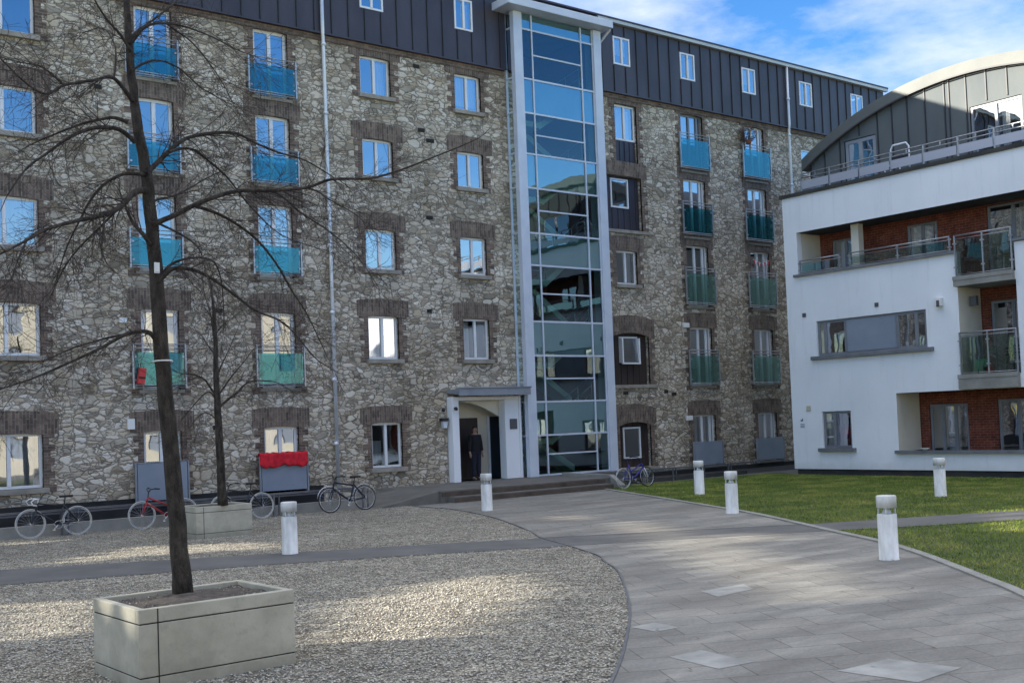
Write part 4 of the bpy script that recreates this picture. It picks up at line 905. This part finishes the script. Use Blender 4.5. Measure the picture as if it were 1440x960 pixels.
def tree(name, label, trunk_px, y0, limbs, scale_r, twigs, base_z, twig_len, tipr=.0016):
    tr = [at(u, v, y=y0 + dy) for (u, v, w_, dy) in trunk_px]; rd = [w_ * scale_r for (_, _, w_, _) in trunk_px]; tr[0].z = base_z
    t_ = thing(name, tuple(tr[0]), label, 'tree')
    mb = MB(); tr2 = []; rd2 = []
    for i in range(len(tr) - 1):
        for k_ in range(4): f = k_ / 4; tr2.append(tr[i].lerp(tr[i + 1], f) + Vector((random.gauss(0, .004), random.gauss(0, .004), 0))); rd2.append(rd[i] + (rd[i + 1] - rd[i]) * f)
    tr2.append(tr[-1]); rd2.append(rd[-1]); rd2[0] *= 1.18; rd2[1] *= 1.06
    mb.tube(tr2, rd2, 14); mb.build('trunk', 'bark', t_)
    tw = MB()
    for pts, r0, side in limbs:
        yb = y0 + side[0]; P = []; n_ = len(pts)
        for i, (u, v) in enumerate(pts):
            f = i / max(1, n_ - 1); P.append(at(u, v, y=y0 + (side[0]) * f * f + side[0] * .15 * f))
        # smooth it
        Q = []
        for i in range(n_ - 1):
            p0, p1, p2, p3 = P[max(i - 1, 0)], P[i], P[i + 1], P[min(i + 2, n_ - 1)]
            for k_ in range(4):
                t = k_ / 4; Q.append(.5 * ((2 * p1) + (p2 - p0) * t + (2 * p0 - 5 * p1 + 4 * p2 - p3) * t * t + (-p0 + 3 * p1 - 3 * p2 + p3) * t ** 3))
        Q.append(P[-1]); N = len(Q); rr_ = [.86 * r0 * (1 - .82 * i / (N - 1)) + .002 for i in range(N)]
        mb = MB(); mb.tube(Q, rr_, 8); mb.build('limb', 'bark', t_)
        Ltot = sum((Q[i + 1] - Q[i]).length for i in range(N - 1)); cnt = int(twigs * Ltot)
        for _ in range(cnt):
            i = random.randint(max(1, N // 6), N - 2); dd = (Q[i + 1] - Q[i]).normalized(); a = Vector((random.gauss(0, 1), random.gauss(0, 1), random.gauss(-.1, .8))); a = a - dd * a.dot(dd)
            if a.length < 1e-3: continue
            grow(tw, Q[i], dd * .9 + a.normalized() * .7, twig_len * random.uniform(.45, 1.2), max(.0035, rr_[i] * .32), 2, tipr)
        grow(tw, Q[-1], (Q[-1] - Q[-2]), twig_len * .8, rr_[-1], 2, tipr)
    tw.build('twigs', 'twig_bark', t_)
    return t_
T1 = [(258, 834, 15.5, 0), (247, 700, 14, 0), (235, 580, 13.2, .0), (226, 470, 12.3, .02), (219, 380, 11.5, .05), (212, 300, 10.5, .05), (203, 230, 9.3, .05), (192, 170, 8.2, .05), (185, 110, 7, .05), (180, 50, 6, .05), (178, 0, 5, .05), (176, -60, 4, .1), (180, -150, 2.6, .1)]
L1 = [([(187, 143), (160, 110), (133, 113), (90, 120), (67, 132), (40, 120), (0, 82)], .022, (-.8,)), ([(180, 172), (162, 166), (147, 167), (113, 175), (67, 193), (40, 205)], .022, (.6,)),
      ([(190, 200), (167, 182), (133, 180), (100, 192), (67, 215), (37, 237), (10, 275)], .026, (-.5,)), ([(205, 246), (180, 244), (163, 249), (143, 262), (125, 285), (112, 310), (95, 345), (80, 390)], .020, (.5,)),
      ([(206, 268), (190, 270), (170, 290), (147, 302), (110, 310), (67, 322), (30, 342), (-10, 362)], .036, (-.9,)), ([(213, 345), (200, 328), (187, 313), (176, 290), (168, 268)], .028, (.3,)),
      ([(222, 480), (210, 468), (195, 466), (173, 472), (140, 490), (90, 513), (43, 533), (-5, 548)], .026, (-.8,)), ([(178, 470), (155, 474), (133, 480), (100, 490), (70, 505)], .012, (-.4,)),
      ([(205, 245), (213, 237), (233, 217), (250, 202), (267, 193), (300, 187), (333, 188), (357, 200), (390, 214), (430, 226), (470, 250)], .030, (.9,)), ([(238, 214), (255, 209), (273, 211), (293, 226), (320, 250), (352, 290), (395, 330), (450, 350)], .016, (.4,)),
      ([(214, 316), (228, 310), (247, 302), (274, 288), (315, 273), (342, 268), (383, 268), (431, 264), (467, 252), (520, 251), (560, 240), (600, 225), (650, 205)], .030, (-.9,)), ([(383, 268), (400, 279), (423, 299), (464, 326), (502, 360), (530, 400)], .012, (-1.6,)),
      ([(431, 264), (448, 270), (464, 281), (502, 303), (530, 330)], .010, (-1.3,)), ([(275, 290), (300, 298), (328, 312), (361, 337), (388, 370), (410, 408), (431, 440), (455, 490)], .020, (.7,)),
      ([(222, 398), (234, 384), (247, 377), (273, 380), (300, 393), (333, 417), (360, 437), (400, 455), (440, 500)], .028, (-.8,)), ([(224, 392), (240, 372), (267, 363), (293, 364), (305, 375), (312, 400), (315, 440)], .016, (.6,)),
      ([(182, 62), (192, 45), (213, 30), (247, 3), (268, -25)], .018, (.5,)), ([(184, 72), (170, 50), (150, 27), (133, 0), (120, -30)], .016, (-.5,)), ([(186, 60), (205, 38), (233, 33), (267, 40), (300, 53), (333, 70), (360, 80)], .014, (-.7,)),
      ([(233, 33), (250, 45), (270, 60), (292, 86), (313, 117), (330, 150)], .010, (-.5,)), ([(160, 112), (163, 80), (160, 60), (145, 40), (120, 45)], .010, (.8,)), ([(210, 290), (222, 280), (240, 277), (260, 268), (300, 246), (330, 235)], .014, (1.0,)),
      ([(147, 302), (145, 325), (143, 350), (150, 370), (162, 382)], .010, (-.9,)), ([(170, 290), (140, 320), (110, 350), (88, 380), (70, 420)], .012, (1.2,)), ([(220, 313), (255, 330), (280, 350), (290, 385), (300, 420)], .012, (-1.2,)),
      ([(67, 322), (40, 335), (20, 380), (5, 430)], .010, (-1.6,)), ([(90, 120), (60, 95), (30, 88), (-10, 78)], .010, (-1.4,)), ([(184, 100), (215, 85), (250, 95), (285, 125), (330, 150)], .012, (.9,))]
tree('bare_tree', 'large bare tree with arching branches growing from the near planter', T1, 10.62, L1, .0058, 11.0, .62, .55)
T2 = [(313, 706, 6.2, 0), (310, 650, 5.6, 0), (307, 590, 5, 0), (304, 530, 4, 0), (303, 480, 3, 0), (300, 430, 2.2, 0), (296, 395, 1.4, 0)]
L2 = [([(308, 573), (320, 562), (333, 552), (345, 540), (358, 535), (387, 537), (405, 546)], .035, (.6,)), ([(306, 560), (296, 545), (287, 533), (271, 526), (254, 525), (235, 515)], .028, (-.7,)), ([(307, 572), (300, 556), (292, 551), (279, 562), (267, 576), (255, 590)], .022, (.5,)),
      ([(307, 556), (318, 540), (329, 525), (342, 510), (355, 492)], .024, (-.6,)), ([(305, 530), (312, 512), (318, 500), (326, 482), (335, 460)], .02, (.4,)), ([(303, 490), (299, 465), (296, 442), (288, 415), (284, 390)], .018, (-.4,)),
      ([(303, 500), (292, 485), (282, 470), (270, 462)], .016, (.5,)), ([(303, 470), (315, 455), (330, 445), (345, 425)], .014, (.3,)), ([(305, 590), (290, 580), (275, 590), (262, 612)], .016, (-.4,)), ([(302, 455), (290, 435), (272, 425), (262, 400)], .012, (.4,))]
tree('bare_tree', 'small bare tree growing from the far planter in front of the stone wall', T2, 23.0, L2, .0155, 6.5, .66, .75, .003)
# tags on the large tree's trunk
a = at(222, 376, y=10.40); mb = MB(); mb.box(a.x - .025, a.x + .025, a.y + .02, a.y + .03, a.z - .05, a.z + .05); o = mb.build('paper_tag', 'white_plastic'); tag(o, 'small white tag fixed to the trunk of the large tree', 'tag')
c_ = at(229, 508, y=10.62); mb = MB(); mb.ring(c_, (0, .05, 1), .088, .008, 24, 6); o = mb.build('tree_tie', 'white_plastic'); tag(o, 'thin white tie looped round the trunk of the large tree', 'tie')

# ---------------------------------------------------------------- bicycles
def bicycle(x, y, length, frame_m, tyre_m, label, drop=False, lean=.12, flip=False, wheel_r=.335, low=False, rear_white=False):
    """side-on bicycle, front wheel towards -x (towards +x when flip); leans back towards +y"""
    t_ = thing('bicycle', (x, y, 0), label, 'bicycle', 'bicycles parked against the rails')
    s_ = -1 if not flip else 1; wb = length
    def P(a, z, b=0): return (x + s_ * a, y + b + z * lean, z)       # a: forward from the rear axle minus wb/2
    rw, fwc = P(-wb / 2, wheel_r), P(wb / 2, wheel_r); axv = (0, 1, -lean)
    for k_, c in enumerate((rw, fwc)):
        mb = MB(); mb.ring(c, axv, wheel_r - .015, .0145, 40, 6)
        w_ = mb.build('wheel', tyre_m if not (rear_white and k_ == 0) else 'white_rubber', t_)
        mb = MB(); mb.ring(c, axv, wheel_r - .042, .010, 36, 4); mb.build('rim', 'chrome', w_)
        mb = MB(); A = Vector(axv).normalized(); a_ = A.orthogonal().normalized(); b_ = A.cross(a_); C = Vector(c)
        for i in range(20):
            w2 = 2 * math.pi * i / 20; mb.tube([C + A * (.025 if i % 2 else -.025), C + (a_ * math.cos(w2) + b_ * math.sin(w2)) * (wheel_r - .045)], .0028, 3, cap=False)
        mb.tube([C - A * .05, C + A * .05], .02, 8); mb.build('spokes', 'chrome', w_)
    bb = P(-.08, .28); st = P(-.24, .74); ht = P(wb / 2 - .17, .78 if not low else .74); hb = P(wb / 2 - .12, .62); sttop = P(-.27, .88)
    mb = MB(); mb.tube([bb, st], .021, 8); mb.tube([st, sttop], .013, 8); mb.tube([bb, hb], .024, 8); mb.tube([P(-.22, .68) if not low else P(-.17, .5), ht], .021, 8); mb.tube([hb, ht], .024, 8)
    for q in (-.05, .05): mb.tube([P(-.08, .28, q * .4), P(-wb / 2, wheel_r, q)], .014, 6); mb.tube([P(-.23, .70, q * .3), P(-wb / 2, wheel_r, q)], .013, 6)
    mb.build('frame', frame_m, t_)
    mb = MB()
    for q in (-.05, .05): mb.tube([P(wb / 2 - .115, .60, q * .6), P(wb / 2 - .06, .48, q), P(wb / 2, wheel_r, q)], .015, 6)
    mb.build('fork', frame_m if not rear_white else 'white_paint', t_)
    mb = MB(); sx = P(wb / 2 - .19, .86); mb.tube([ht, sx], .013, 8)
    if drop:
        for q in (-1, 1): mb.tube([sx, P(wb / 2 - .15, .88, q * .18), P(wb / 2 - .05, .88, q * .2), P(wb / 2 + .02, .83, q * .2), P(wb / 2 - .02, .75, q * .2), P(wb / 2 - .1, .74, q * .2)], .014, 7)
    else:
        for q in (-1, 1): mb.tube([sx, P(wb / 2 - .20, .93, q * .12), P(wb / 2 - .28, .95, q * .28)], .013, 7); mb.tube([P(wb / 2 - .26, .95, q * .24), P(wb / 2 - .34, .94, q * .33)], .019, 7)
    mb.build('handlebar', 'white_paint' if drop and tyre_m == 'white_rubber' and frame_m == 'black_paint' else 'black_paint', t_)
    mb = MB(); k0 = len(mb.v)
    prof = [(-.16, .075), (-.12, .085), (-.04, .06), (.05, .028), (.13, .02)]
    for a, w2 in prof: mb.v += [P(-.27 + a, .90, -w2), P(-.27 + a, .925, -w2 * .5), P(-.27 + a, .925, w2 * .5), P(-.27 + a, .90, w2), P(-.27 + a, .875, 0)]
    for i in range(len(prof) - 1):
        for j in range(5): q = (j + 1) % 5; mb.f.append((k0 + i * 5 + j, k0 + i * 5 + q, k0 + (i + 1) * 5 + q, k0 + (i + 1) * 5 + j)); mb.mi.append(0); mb.smooth.append(True)
    mb.f.append(tuple(k0 + j for j in range(5))); mb.f.append(tuple(k0 + 20 + j for j in range(5))); mb.mi += [0, 0]; mb.smooth += [False] * 2
    mb.build('saddle', 'black_rubber', t_)
    mb = MB(); mb.ring(P(-.08, .28, -.04), axv, .085, .006, 20, 4); mb.tube([P(-.08, .28, -.05), P(.04, .17, -.06)], .010, 6); mb.tube([P(-.08, .28, .05), P(-.20, .39, .06)], .010, 6); mb.box(*sorted((P(.04, .17)[0] - .04, P(.04, .17)[0] + .04)), P(.04, .17, -.12)[1], P(.04, .17, -.06)[1], .16, .185)
    mb.tube([P(-.08, .365, -.04), P(-wb / 2, wheel_r + .03, -.03)], .004, 4); mb.tube([P(-.08, .195, -.04), P(-wb / 2, wheel_r - .03, -.03)], .004, 4)
    mb.build('crankset', 'chrome', t_)
    return t_
bicycle(7.63, 26.72, 1.02, 'black_paint', 'white_rubber', 'black road bicycle with white tyres and white drop handlebars on the gravel', drop=True, lean=.10)
bicycle(10.12, 26.62, 1.05, 'red_paint', 'white_rubber', 'red bicycle with pale tyres, partly hidden by the trunk of the large tree', lean=.10, low=True)
bicycle(12.15, 26.66, 1.05, 'black_paint', 'white_rubber', 'dark bicycle standing behind the far planter', lean=.10, drop=False)
b4 = bicycle(15.05, 26.50, 1.05, 'cloth_navy', 'black_rubber', 'dark blue bicycle with black tyres and mudguards below the downpipe', lean=.12)
b4n = MB()
for s_ in (-1, 1): b4n.tube([(15.05 + s_ * .525 + math.cos(a) * .365, 26.54 + .12 * math.sin(a) * .36, .335 + math.sin(a) * .365) for a in [R(q) for q in range(10, 171, 16)]], .012, 5)
b4n.build('mudguards', 'chrome', b4)
b5 = bicycle(24.85, 25.75, 1.02, 'blue_paint', 'black_rubber', 'blue bicycle with white rear wheel and white fork, beside the entrance steps and the lawn', flip=True, lean=.10, wheel_r=.32, low=True, rear_white=True)

# ---------------------------------------------------------------- person
def skinned(name, joints, edges, radii, m, parent, sub=2, root=0):
    me = bpy.data.meshes.new(name); off = Vector((0, 0, 0)); p = parent
    while p is not None: off += p.location; p = p.parent
    me.from_pydata([tuple(Vector(j) - off) for j in joints], edges, [])
    o = bpy.data.objects.new(name, me); COL.objects.link(o)
    sk = o.modifiers.new('skin', 'SKIN'); sk.use_smooth_shade = True
    if not me.skin_vertices: me.skin_vertices.new()
    for i, r_ in enumerate(radii):
        q = me.skin_vertices[0].data[i]; q.radius = (r_, r_) if isinstance(r_, (int, float)) else r_; q.use_root = (i == root)
    sb = o.modifiers.new('sub', 'SUBSURF'); sb.levels = sub; sb.render_levels = sub
    dg = bpy.context.evaluated_depsgraph_get(); dg.update(); ev = o.evaluated_get(dg); nm = bpy.data.meshes.new_from_object(ev)
    o.modifiers.clear(); old = o.data; o.data = nm; bpy.data.meshes.remove(old); nm.materials.clear(); nm.materials.append(MATS[m])
    for q in nm.polygons: q.use_smooth = True
    o.name = name; o.parent = parent; return o
px, py, pz = 22.02, 30.30, .34
pe = thing('person', (px, py, pz), 'man in dark jacket and black trousers standing in the entrance doorway', 'person')
H = 1.76
def J(a, b, z): return (px + a, py + b, pz + z)
jt = [J(0, 0, .95), J(0, 0, 1.12), J(0, .0, 1.32), J(0, .01, 1.46), J(0, 0, 1.54), J(0, -.01, 1.62), J(0, -.01, 1.72),
      J(.17, .01, 1.43), J(.23, .02, 1.16), J(.25, -.02, .92), J(.25, -.04, .84), J(-.17, .01, 1.43), J(-.23, .02, 1.16), J(-.25, -.02, .92), J(-.25, -.04, .84),
      J(.09, 0, .88), J(.10, -.01, .50), J(.11, .01, .10), J(.12, -.10, .04), J(.125, -.17, .03), J(-.09, 0, .88), J(-.10, -.01, .50), J(-.11, .01, .10), J(-.12, -.10, .04), J(-.125, -.17, .03)]
ed = [(0, 1), (1, 2), (2, 3), (3, 4), (4, 5), (5, 6), (3, 7), (7, 8), (8, 9), (9, 10), (3, 11), (11, 12), (12, 13), (13, 14), (0, 15), (15, 16), (16, 17), (17, 18), (18, 19), (0, 20), (20, 21), (21, 22), (22, 23), (23, 24)]
ra = [(.11, .08), (.12, .09), (.15, .11), (.09, .08), .055, (.085, .095), (.07, .085), .06, .045, .034, .03, .06, .045, .034, .03, .085, .055, .04, .038, .028, .085, .055, .04, .038, .028]
fingers = []
for s_ in (-1, 1):
    for k_, (dy, L_) in enumerate(((-.035, .065), (-.012, .075), (.010, .070), (.030, .055))):
        b0 = J(s_ * .252, -.05 + dy, .80); b1 = J(s_ * .250, -.055 + dy, .80 - L_ * .55); b2 = J(s_ * .242, -.06 + dy, .80 - L_); i0 = len(jt); jt += [b0, b1, b2]; ra += [.010, .009, .007]; ed += [(10 if s_ > 0 else 14, i0), (i0, i0 + 1), (i0 + 1, i0 + 2)]
    i0 = len(jt); jt += [J(s_ * .245, -.09, .83), J(s_ * .235, -.105, .79)]; ra += [.012, .009]; ed += [(9 if s_ > 0 else 13, i0), (i0, i0 + 1)]
skinned('body', jt, ed, ra, 'skin', pe)
skinned('jacket', [J(0, 0, .82)] + [jt[i] for i in (1, 2, 3, 7, 8, 9, 11, 12, 13)] + [J(0, .01, 1.49)], [(0, 1), (1, 2), (2, 3), (3, 4), (4, 5), (5, 6), (3, 7), (7, 8), (8, 9), (3, 10)], [(.20, .155), (.19, .14), (.195, .14), (.125, .105), .088, .075, .058, .088, .075, .058, (.07, .07)], 'cloth_black', pe)
skinned('trousers', [J(0, 0, 1.06), jt[15], jt[16], J(.11, .0, .09), jt[20], jt[21], J(-.11, .0, .09)], [(0, 1), (1, 2), (2, 3), (0, 4), (4, 5), (5, 6)], [(.165, .135), .125, .09, .07, .125, .09, .07], 'cloth_navy', pe)
skinned('hair', [J(0, .02, 1.68), J(0, .015, 1.755)], [(0, 1)], [(.088, .095), (.075, .085)], 'hair', pe)
skinned('beard', [J(0, -.075, 1.60), J(0, -.085, 1.575)], [(0, 1)], [(.05, .03), (.04, .025)], 'hair', pe)
mb = MB()
for s_ in (-1, 1): mb.lathe(J(s_ * .033, -.095, 1.655), [(.004, -.012), (.014, -.006), (.014, .006), (.004, .012)], 8)
mb.tube([J(-.055, -.1, 1.66), J(.055, -.1, 1.66)], .006, 5); mb.build('glasses', 'black_paint', pe)
mb = MB(); mb.tube([J(0, -.098, 1.66), J(0, -.115, 1.625)], [.010, .015], 6)
mb.build('nose', 'skin', pe)
for s_ in (-1, 1):
    skinned('shoe', [J(s_ * .115, .03, .05), J(s_ * .12, -.07, .045), J(s_ * .125, -.18, .035)], [(0, 1), (1, 2)], [.05, .05, .035], 'shoe', pe, sub=2)

# ---------------------------------------------------------------- small things hung out or set down
mb = MB(); Nn = 46; k0 = 0; rows_ = 8
for i in range(Nn + 1):
    f = i / Nn; u = 14.10 + 1.50 * f; drop_ = .33 + .06 * math.sin(f * 3.14) + .04 * math.sin(f * 9) + .02 * math.sin(f * 23) + random.uniform(-.012, .012)
    for j in range(rows_ + 1):
        g_ = j / rows_; fold = .014 * math.sin(f * 38 + g_ * 2) + .018 * math.sin(f * 17 + 1)
        mb.v.append((u, 29.745 + fold * (.3 + g_) - .02 * g_, 1.56 - drop_ * g_ + .012 * math.sin(f * 40)))
for i in range(Nn):
    for j in range(rows_): q = i * (rows_ + 1) + j; mb.f.append((q, q + rows_ + 1, q + rows_ + 2, q + 1)); mb.mi.append(0); mb.smooth.append(True)
k0 = len(mb.v)
for i in range(Nn + 1):
    f = i / Nn; u = 14.10 + 1.50 * f
    for j in range(4):
        g_ = j / 3; mb.v.append((u, 29.745 + .16 * g_ + .02 * math.sin(f * 21) * .3, 1.56 + .02 * math.sin(g_ * 3.14) - (.10 if j == 3 else 0) + .012 * math.sin(f * 40)))
for i in range(Nn):
    for j in range(3): q = k0 + i * 4 + j; mb.f.append((q, q + 4, q + 5, q + 1)); mb.mi.append(0); mb.smooth.append(True)
o = mb.build('red_blanket', 'red_cloth'); tag(o, 'bright red blanket hung over the ground floor balcony panel', 'blanket')
md = o.modifiers.new('solid', 'SOLIDIFY'); md.thickness = .012
mb = MB(); mb.prism([(10.66, 3.58), (10.84, 3.56), (10.90, 3.98), (10.72, 4.0)], 'y', 29.66, 29.78); mb.prism([(10.68, 3.72), (10.86, 3.70), (10.865, 3.75), (10.685, 3.77)], 'y', 29.65, 29.66, 1); mb.tube([(10.76, 29.72, 3.99), (10.78, 29.74, 4.12), (10.82, 29.74, 4.12), (10.84, 29.72, 3.98)], .008, 5, mi=1)
o = mb.build('red_bag', ['red_plastic', 'black_rubber'], bevel=0); tag(o, 'red and black bag hung on a glass balcony beside the large trunk', 'bag')
# dried hanging plant on the upper right balcony
t_ = thing('hanging_plant', (35.72, 29.74, 12.98), 'brown dried plant ball hanging at a top floor balcony door', 'plant')
mb = MB()
for _ in range(900):
    d_ = Vector((random.gauss(0, 1), random.gauss(0, 1), random.gauss(0, 1))).normalized() * .36 * random.uniform(.75, 1.05); c = Vector((35.72, 29.70, 13.40)) + Vector((d_.x * 1.1, d_.y * .7, d_.z * .85)); s2 = random.uniform(.02, .045)
    a = Vector((random.gauss(0, 1), random.gauss(0, 1), random.gauss(0, 1))).normalized() * s2; b = a.orthogonal().normalized() * s2 * .6; mb.quad([c - a, c + b, c + a, c - b])
mb.build('foliage', 'dry_leaf', t_); mb = MB(); mb.lathe((35.72, 29.70, 12.98), [(.09, 0), (.14, .16), (.13, .17)], 12); mb.build('pot', 'terracotta', t_)
mb = MB(); mb.tube([(35.72, 29.70, 13.15), (35.72, 29.70, 13.8), (35.72, 30.0, 13.86)], .012, 5); mb.build('bracket', 'rail_dark', t_)
# pinwheel-like red decoration on the third floor right balcony
mb = MB()
for i in range(9):
    u = 35.95 + i * .11; zz = 8.35 - .10 * math.sin(i / 8 * 3.14); mb.prism([(u, zz), (u + .10, zz), (u + .05, zz - .17)], 'y', 29.93, 29.94, i % 2)
mb.tube([(35.9, 29.935, 8.37), (36.4, 29.935, 8.26), (36.95, 29.935, 8.37)], .006, 4, mi=1)
o = mb.build('bunting', ['red_plastic', 'white_plastic']); tag(o, 'small string of red and white bunting in a balcony door', 'bunting')
# window sill flowers in the white building's small window
t_ = thing('potted_flowers', (32.3, 23.2, 1.0), 'pot of dark red flowers inside the small window of the white building', 'plant'); mb = MB()
for _ in range(160):
    c = Vector((32.30, 23.17, 1.42)) + Vector((random.gauss(0, .06), random.gauss(0, .12), random.gauss(0, .10))); a = Vector((random.gauss(0, 1), random.gauss(0, 1), random.gauss(0, 1))).normalized() * .04; b = a.orthogonal().normalized() * .03; mb.quad([c - a, c + b, c + a, c - b])
mb.build('flowers', 'red_plastic', t_); mb = MB(); mb.lathe((32.3, 23.17, 1.0), [(.06, 0), (.09, .2), (.08, .21)], 12); mb.build('pot', 'terracotta', t_)
# chairs
def chair(x, y, z, m, label, ang=0, s=1.0):
    t_ = thing('balcony_chair', (x, y, z), label, 'chair')
    def P(a, b, c): return (x + a * s, y + b * s, z + c * s)
    mb = MB(); mb.box(P(-.2, 0, 0)[0], P(.2, 0, 0)[0], P(0, -.2, 0)[1], P(0, .2, 0)[1], z + .43 * s, z + .46 * s); mb.build('seat', m, t_, bevel=.01)
    mb = MB(); 
    for zz in (.58, .68, .78): mb.box(P(.19, 0, 0)[0], P(.21, 0, 0)[0], P(0, -.2, 0)[1], P(0, .2, 0)[1], z + zz * s, z + (zz + .06) * s)
    for b in (-.2, .2): mb.tube([P(.2, b, .44), P(.22, b, .88)], .014, 6)
    mb.build('backrest', m, t_)
    for a in (-.18, .18):
        for b in (-.18, .18): mb = MB(); mb.tube([P(a, b, 0), P(a, b, .43)], .014, 6); mb.build('leg', m, t_)
chair(32.55, 18.30, 3.08, 'green_chair', 'left dark green chair on the lower glass balcony of the white building')
chair(32.55, 17.40, 3.08, 'green_chair', 'right dark green chair on the lower glass balcony of the white building')
# white tubular lounger frame on the roof terrace
t_ = thing('terrace_chair', (33.5, 21.5, 9.72), 'white tubular chair on the roof terrace behind the terrace railing', 'chair'); mb = MB()
mb.tube([(33.5, 21.82, 9.72), (33.5, 21.82, 10.80), (33.5, 21.74, 10.93), (33.5, 21.24, 10.93), (33.5, 21.14, 10.80), (33.5, 21.14, 9.72)], .03, 8); mb.build('back_frame', 'white_metal', t_)
mb = MB(); mb.box(33.46, 33.54, 21.17, 21.79, 10.25, 10.52); mb.build('sling', 'black_paint', t_)
mb = MB(); mb.box(33.0, 33.5, 21.16, 21.8, 10.14, 10.18); mb.tube([(33.02, 21.2, 9.72), (33.02, 21.2, 10.15)], .02, 6); mb.tube([(33.02, 21.76, 9.72), (33.02, 21.76, 10.15)], .02, 6); mb.build('seat', 'white_metal', t_)
# dish set down on the ledge
mb = MB(); mb.lathe((31.94, 20.15, .822), [(.05, 0), (.14, .05), (.15, .07), (.13, .07)], 16); o = mb.build('white_bowl', 'white_plastic'); tag(o, 'white bowl standing on the ground floor ledge of the white building', 'bowl')
# small pots in the wide window
for i, yy in enumerate((20.78, 20.5, 20.15)):
    mb = MB(); mb.lathe((32.25, yy, 4.12), [(.05, 0), (.06 + .01 * i, .05), (.05, .12 + .03 * i), (.02, .16 + .03 * i)], 10); o = mb.build('window_ornament', 'white_plastic')
    tag(o, ['leftmost of three small white ornaments inside the wide window', 'middle one of three small white ornaments inside the wide window', 'rightmost of three small white ornaments inside the wide window'][i], 'ornament', 'white ornaments in the wide window')

# ================================================================= LIGHT
sun = bpy.data.lights.new('sun', 'SUN'); sun.energy = 4.2; sun.angle = R(.5); sun.color = (1, .93, .80); so = bpy.data.objects.new('sun', sun); COL.objects.link(so)
so.rotation_euler = SUN.to_track_quat('Z', 'Y').to_euler(); so.location = (-30, 60, 40)
wd = bpy.data.worlds.new('World'); sc.world = wd; wd.use_nodes = True; nt = wd.node_tree; t = NT(wd); bg = nt.nodes['Background']
sky = t.n('TexSky'); sky.sky_type = 'NISHITA'; sky.sun_disc = False; sky.sun_elevation = math.atan2(.5, math.hypot(1.5, 1)); sky.sun_rotation = math.atan2(-1.5, 1.0)
sky.air_density = 1.0; sky.dust_density = .3; sky.ozone_density = 2.0
hs = t.n('HueSaturation'); hs.inputs['Saturation'].default_value = 1.4; hs.inputs['Value'].default_value = .85; hs.inputs['Hue'].default_value = .515; t.l(sky.outputs[0], hs.inputs['Color'])
tc = t.n('TexCoord'); gen = tc.outputs['Generated']
sx = t.n('SeparateXYZ'); t.l(gen, sx.inputs[0])
# clouds: projected on a level deck so that they flatten towards the horizon
zc = t.math('ADD', t.math('MAXIMUM', sx.outputs[2], 0), .12)
cv = t.n('CombineXYZ'); t.l(t.math('DIVIDE', sx.outputs[0], zc), cv.inputs[0]); t.l(t.math('DIVIDE', sx.outputs[1], zc), cv.inputs[1]); cv.inputs[2].default_value = 3.7
n1 = t.noise(cv.outputs[0], 1.1, 9, .6)
high = t.ramp(sx.outputs[2], [(.5, 0.), (.8, .25)])
# clear, deep blue behind the camera; broken cloud over the roofs in front
front = t.ramp(t.math('ADD', t.math('MULTIPLY', t.math('ADD', t.math('MULTIPLY', sx.outputs[0], .61), t.math('MULTIPLY', sx.outputs[1], .79)), .5), .5), [(.45, -.0), (.9, .15)])
back = t.ramp(t.math('ADD', t.math('MULTIPLY', sx.outputs[1], .5), .5), [(.3, .22), (.6, 0.)])
high = t.math('SUBTRACT', t.math('ADD', high, front), t.math('MULTIPLY', back, t.ramp(sx.outputs[2], [(.45, 1.), (.7, 0.)])))
cm = t.ramp(t.math('ADD', n1, high), [(.54, 0.), (.78, .92)])
c = t.mix(cm, hs.outputs[0], t.ramp(sx.outputs[2], [(.25, (3.3, 3.35, 3.45)), (.6, (6.0, 6.1, 6.3))]))
t.l(c, bg.inputs[0]); bg.inputs[1].default_value = .11
sc.view_settings.view_transform = 'Standard'; sc.view_settings.look = 'None'; sc.view_settings.exposure = 1.68; sc.view_settings.gamma = 1
sc.render.engine = 'CYCLES'; sc.cycles.max_bounces = 8; sc.cycles.transparent_max_bounces = 24; sc.cycles.use_denoising = True
sc.cycles.sample_clamp_indirect = 6
